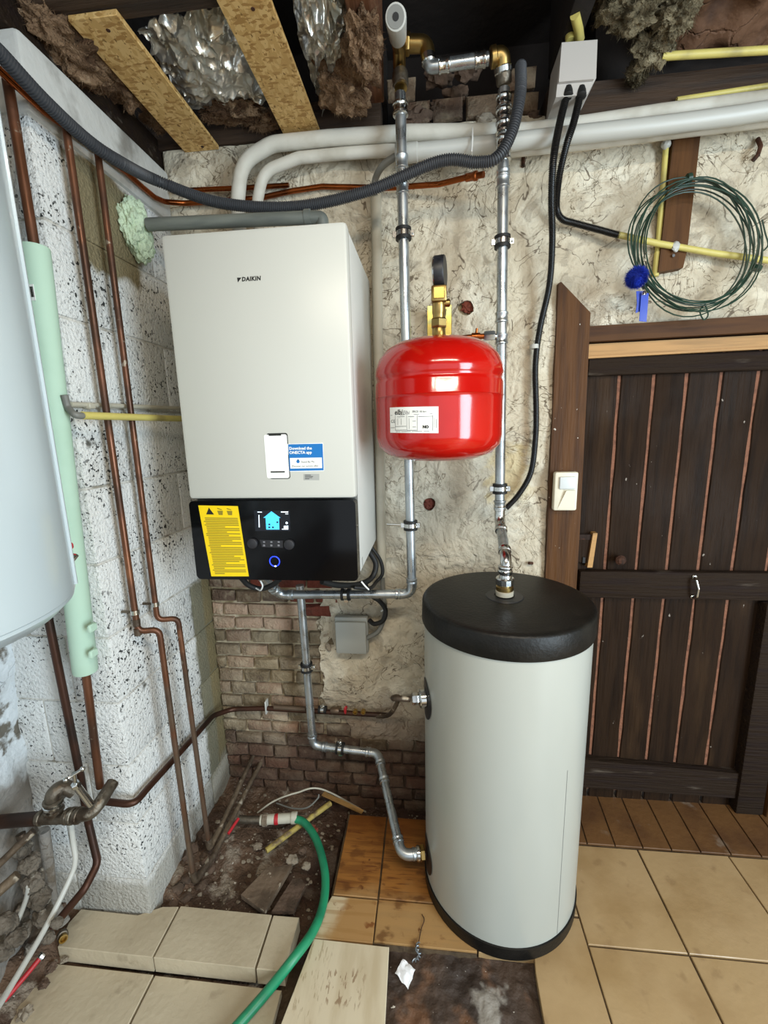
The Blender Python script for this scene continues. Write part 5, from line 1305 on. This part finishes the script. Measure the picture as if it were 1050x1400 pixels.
co = thing('wire_coil', onY(955, 430, -.045), 'loose coil of dark green plastic wire hanging on the batten above the door', 'wire coil')
cc = random.Random(12)
for k in range(11):
    cx, cz = 953 + cc.uniform(-7, 7), 335 + cc.uniform(-6, 6); ra, rb = cc.uniform(78, 92), cc.uniform(80, 97)
    if k % 3 == 0: ra *= .88; rb *= .93
    pts = []
    for i in range(41):
        a = 2 * math.pi * i / 40; w_ = 1 + .03 * math.sin(2 * a + k) + .02 * math.sin(3 * a + 2 * k)
        pts.append(onY(cx + ra * w_ * math.cos(a), cz + rb * w_ * math.sin(a), -.066 - .012 * math.sin(a + k) - .0022 * k))
    MB().tube(pts, .0019, 6).build('wire_loop', 'wirecoil', co)
MB().tube(spline(yv((1042, 300, -.06), (1046, 318, -.06), (1050, 335, -.06), (1041, 345, -.06)), 6), .0019, 6).tube(spline(yv((965, 415, -.06), (957, 425, -.06), (962, 437, -.06), (968, 430, -.06), (963, 414, -.06)), 6), .0019, 6).build('wire_tail', 'wirecoil', co)
for a in (-1.7, .35, 2.5): MB().lathe(onY(953 + 87 * math.cos(a), 335 + 92 * math.sin(a), -.058), Vector((-math.sin(a), 0, -math.cos(a))), [(-.005, .008), (-.005, .012), (.005, .012), (.005, .008)], 12).build('wire_tie', 'wirecoil', co)
kr = thing('pompom_keyring', onY(880, 440, -.09), 'royal blue fur pompom keyring with ribbon tags hanging on the wire coil', 'keyring')
pc = onY(870, 379, -.118); R_ = .026
MB().blob(pc, (R_ * .9, R_ * .9, R_ * .9), .1, 6, 3, 1).build('pompom', 'fur', kr)
mbf = MB(); fr_ = random.Random(5)
for k in range(2600):
    d = Vector((fr_.gauss(0, 1), fr_.gauss(0, 1), fr_.gauss(0, 1))).normalized(); u, v = frame_of(d); L = fr_.uniform(.006, .011)
    e = pc + d * (R_ * .85 + L) + Vector((fr_.uniform(-1, 1), fr_.uniform(-1, 1), fr_.uniform(-1.5, .5))) * .0025
    s = pc + d * R_ * .8; mbf.add([s + u * .0007, s - u * .0007, s + v * .0007, e], [(0, 1, 3), (1, 2, 3), (2, 0, 3)])
tag(mbf.build('fur', 'fur', kr, recalc=False), kind='stuff')
MB().tube(spline(yv((884, 345, -.098), (880, 352, -.10), (884, 360, -.104), (880, 368, -.11)), 6), .0016, 6).build('chain', 'chrome', kr)
for pp in (((870, 398), (880, 398), (877, 425), (869, 428), (871, 415)), ((877, 400), (887, 401), (884, 440), (874, 439))):
    MB().prism(ys(-.115 if pp[0][0] == 870 else -.12, *pp), (0, .002, 0)).build('ribbon_tag', 'bluetag', kr)
MB().lathe(onY(881, 398, -.122), (0, 0, -1), [(0, .004), (.008, .006), (.010, .006)], 10).build('metal_ferrule', 'chrome', kr)

ir = thing('motion_detector', onY(774, 697, -.03), 'cream motion detector with frosted window on the brown door post', 'detector')
a, b_ = onY(756, 698, -.045), onY(791, 645, -.045)
MB().box((a.x, -.05, a.z), (b_.x, -.022, b_.z), .006).build('case', 'cream', ir)
MB().prism([(a.x + .012, -.0505, a.z + .006), (b_.x - .008, -.0505, a.z + .006), (b_.x - .008, -.058, a.z + .066), (b_.x - .022, -.060, a.z + .066), (a.x + .034, -.060, a.z + .066)], (0, .006, 0)).build('lower_ridge', 'cream', ir)
MB().box((a.x + .013, -.058, a.z + .07), (b_.x - .008, -.045, b_.z - .014), .004).build('sensor_window', 'lens', ir)

# ------------------------------------------------------------------ hose, debris and scraps on the floor
gh = thing('garden_hose', onZ(400, 1118, .0), 'green garden hose with grey brass tap connector curving over the slab', 'hose')
hpt = [onZ(398, 1119, .035), onZ(415, 1124, .035), onZ(431, 1145, .03), onZ(441, 1175, .025), onZ(445, 1205, .02), onZ(441, 1240, .02), onZ(427, 1275, .022), onZ(398, 1315, .02), onZ(362, 1360, -.015), onZ(320, 1408, -.03), onZ(290, 1440, -.03)]
MB().tube(spline(hpt, 10), .0125, 16).build('hose', 'hosegreen', gh)
fx = [onZ(x, y, .035) for x, y in ((327, 1120), (340, 1121), (356, 1121), (378, 1120), (402, 1118))]
MB().tube(fx[:3], .013, 14).build('tap_body', 'tarnish', gh); nut(fx[2].lerp(fx[3], .3), fx[3] - fx[2], .021, .018, 'stone', gh, 'swivel_nut', 12)
MB().tube([fx[2], fx[4]], .0165, 14).build('connector', 'pvcbeige', gh); nut(fx[3], fx[4] - fx[3], .0175, .014, 'redplastic', gh, 'red_collar', 18); nut(fx[4], fx[4] - fx[3], .0195, .022, 'pvcbeige', gh, 'hose_cap', 18)
MB().tube([onZ(326, 1119, .06), onZ(312, 1140, .05)], .005, 10).build('tap_lever', 'redplastic', gh)
tag(MB().tube([onZ(364, 1163, .0), onZ(408, 1130, .008), onZ(452, 1098, .015)], .0095, 12).build('conduit_offcut', 'dirtyyellow'), 'dirty yellow conduit offcut lying on the dirt under the green hose', 'conduit')
tag(MB().tube(spline([onZ(352, 1111, .01), onZ(375, 1095, .05), onZ(405, 1084, .08), onZ(440, 1079, .08), onY(500, 1110, -.02)], 10), .003, 8).build('bent_wire', 'pvcbeige'), 'thin pale wire arching over the dirt against the brick wall', 'wire')
tag(MB().tube(spline([onZ(378, 1098, .01), onZ(400, 1105, .01), onZ(420, 1104, .03), onZ(434, 1092, .06), onZ(436, 1086, .07)], 10), .0028, 8).build('bent_wire', 'greyhose'), 'thin grey wire curling on the dirt below the pale arching wire', 'wire')
tag(MB().prism([onZ(444, 1084, .02), onZ(497, 1109, .0), onZ(494, 1113, -.02), onZ(440, 1088, -.0)], (0, 0, .006)).build('wood_batten', 'pine'), 'thin light wood batten lying along the foot of the brick wall', 'batten')


def slab(name, pp, z, th, m, label, cat, tilt=0.0):
    P = [onZ(x, y, z) for x, y in pp]; b = MB().prism(P, (0, 0, th))
    return tag(b.build(name, m), label, cat)


slab('board_offcut', ((330, 1229), (365, 1192), (400, 1187), (362, 1252)), -.012, .016, 'oldboard', 'dirty brown board offcut lying slanted on the dirt behind the slab', 'board')
slab('board_offcut', ((372, 1250), (400, 1206), (412, 1205), (418, 1214), (402, 1250)), -.022, .012, 'darkstone', 'darker flat stone offcut beside the dirty board behind the slab', 'stone')
for k, (px_, py_, r, m, lab) in enumerate(((399, 1176, .022, 'stone', 'pale angular stone on the dirt, left of the pair near the hose'), (419, 1184, .017, 'stone', 'grey rounded stone on the dirt, right of the pair near the hose'), (414, 1163, .016, 'darkstone', 'dark brown stone on the dirt above the pale pair'),
                                          (428, 1135, .022, 'brick_red', 'broken red brick lump under the curve of the green hose'), (352, 1157, .018, 'stone', 'flat pale shard at the end of the yellow offcut'))):
    fl = .35 if k == 4 else .7
    tag(MB().blob(onZ(px_, py_, .0 if k != 4 else -.005), (r, r * .8, r * fl), .3, 6, 3, 80 + k).build('loose_stone', m), lab, 'stone')
pr_ = random.Random(8); mbp = MB()
for k in range(260):
    x, y = pr_.uniform(-.80, -.34), pr_.uniform(-.46, -.03); r = pr_.choice((.002, .003, .004, .006, .009)); mbp.blob((x, y, dirtz(x, y) + r * .3), (r, r * .8, r * .6), .3, 6, 1, k)
for k in range(60):
    x, y = pr_.uniform(-.34, -.02), pr_.uniform(-.11, -.01); r = pr_.choice((.002, .003, .005)); mbp.blob((x, y, dirtz(x, y) + r * .3), (r, r * .8, r * .6), .3, 6, 1, k)
for k in range(50):
    x, y = pr_.uniform(-1.05, -.83), pr_.uniform(-.72, -.5); r = pr_.choice((.003, .005, .009)); mbp.blob((x, y, dirtz(x, y) + r * .3), (r, r * .8, r * .6), .3, 6, 1, k)
tag(mbp.build('pebbles', 'stone', floor), kind='stuff')
mbp = MB()
for k in range(22):
    x, y = XL + pr_.uniform(.0, .10), pr_.uniform(-.47, -.2); r = pr_.uniform(.012, .024); mbp.blob((x, y, dirtz(x, y) + r * .1), (r, r, r * .75), .35, 6, 2, 200 + k)
tag(mbp.build('rubble', 'darkstone', floor), kind='stuff')
pw = thing('paper_scrap', onZ(555, 1330, -.02), 'folded white paper scrap lying on the dark bare patch before the tank', 'paper')
pa, pb, pc_, pd = [onZ(x, y, z) for x, y, z in ((551, 1311, .004), (568, 1328, -.004), (558, 1353, -.013), (540, 1333, -.013))]
MB().grid(lambda u, v: (pa * (1 - u) + pb * u) * (1 - v) + (pd * (1 - u) + pc_ * u) * v + Vector((.002 * nz(u * 3, v * 3, 1), .002 * nz(u * 3, v * 3, 5), .007 * abs(nz(u * 2.2 + 4, v * 2.2)) + .006 * (1 - abs(u + v - 1)))), 9, 9, thick=(0, 0, -.0008)).build('sheet', 'paperwhite', pw, angle=12)
tw = spline([onZ(572, 1289, .006), onZ(570, 1297, .008), onZ(574, 1304, .0), onZ(571, 1311, -.012), onZ(565, 1314, -.015)], 8)
q = resample(tw, .001); q2 = []; q3_ = []
for i, p in enumerate(q): a = i * .35; q2.append(p + Vector((math.cos(a), math.sin(a), .3 * math.sin(a))) * .0035); q3_.append(p - Vector((math.cos(a), math.sin(a), .3 * math.sin(a))) * .0035)
tag(MB().tube(q2, .0018, 6).tube(q3_, .0018, 6).build('twisted_wire', 'twist'), 'short length of twisted grey wire beside the white paper scrap', 'wire')
tag(MB().tube(spline([onZ(572, 1290, .004), onZ(576, 1270, .003), onZ(580, 1258, .004), onZ(577, 1250, .003)], 8), .0012, 6).build('thin_wire', 'rust'), 'hair thin dark wire lying on the stained tile above the paper scrap', 'wire')
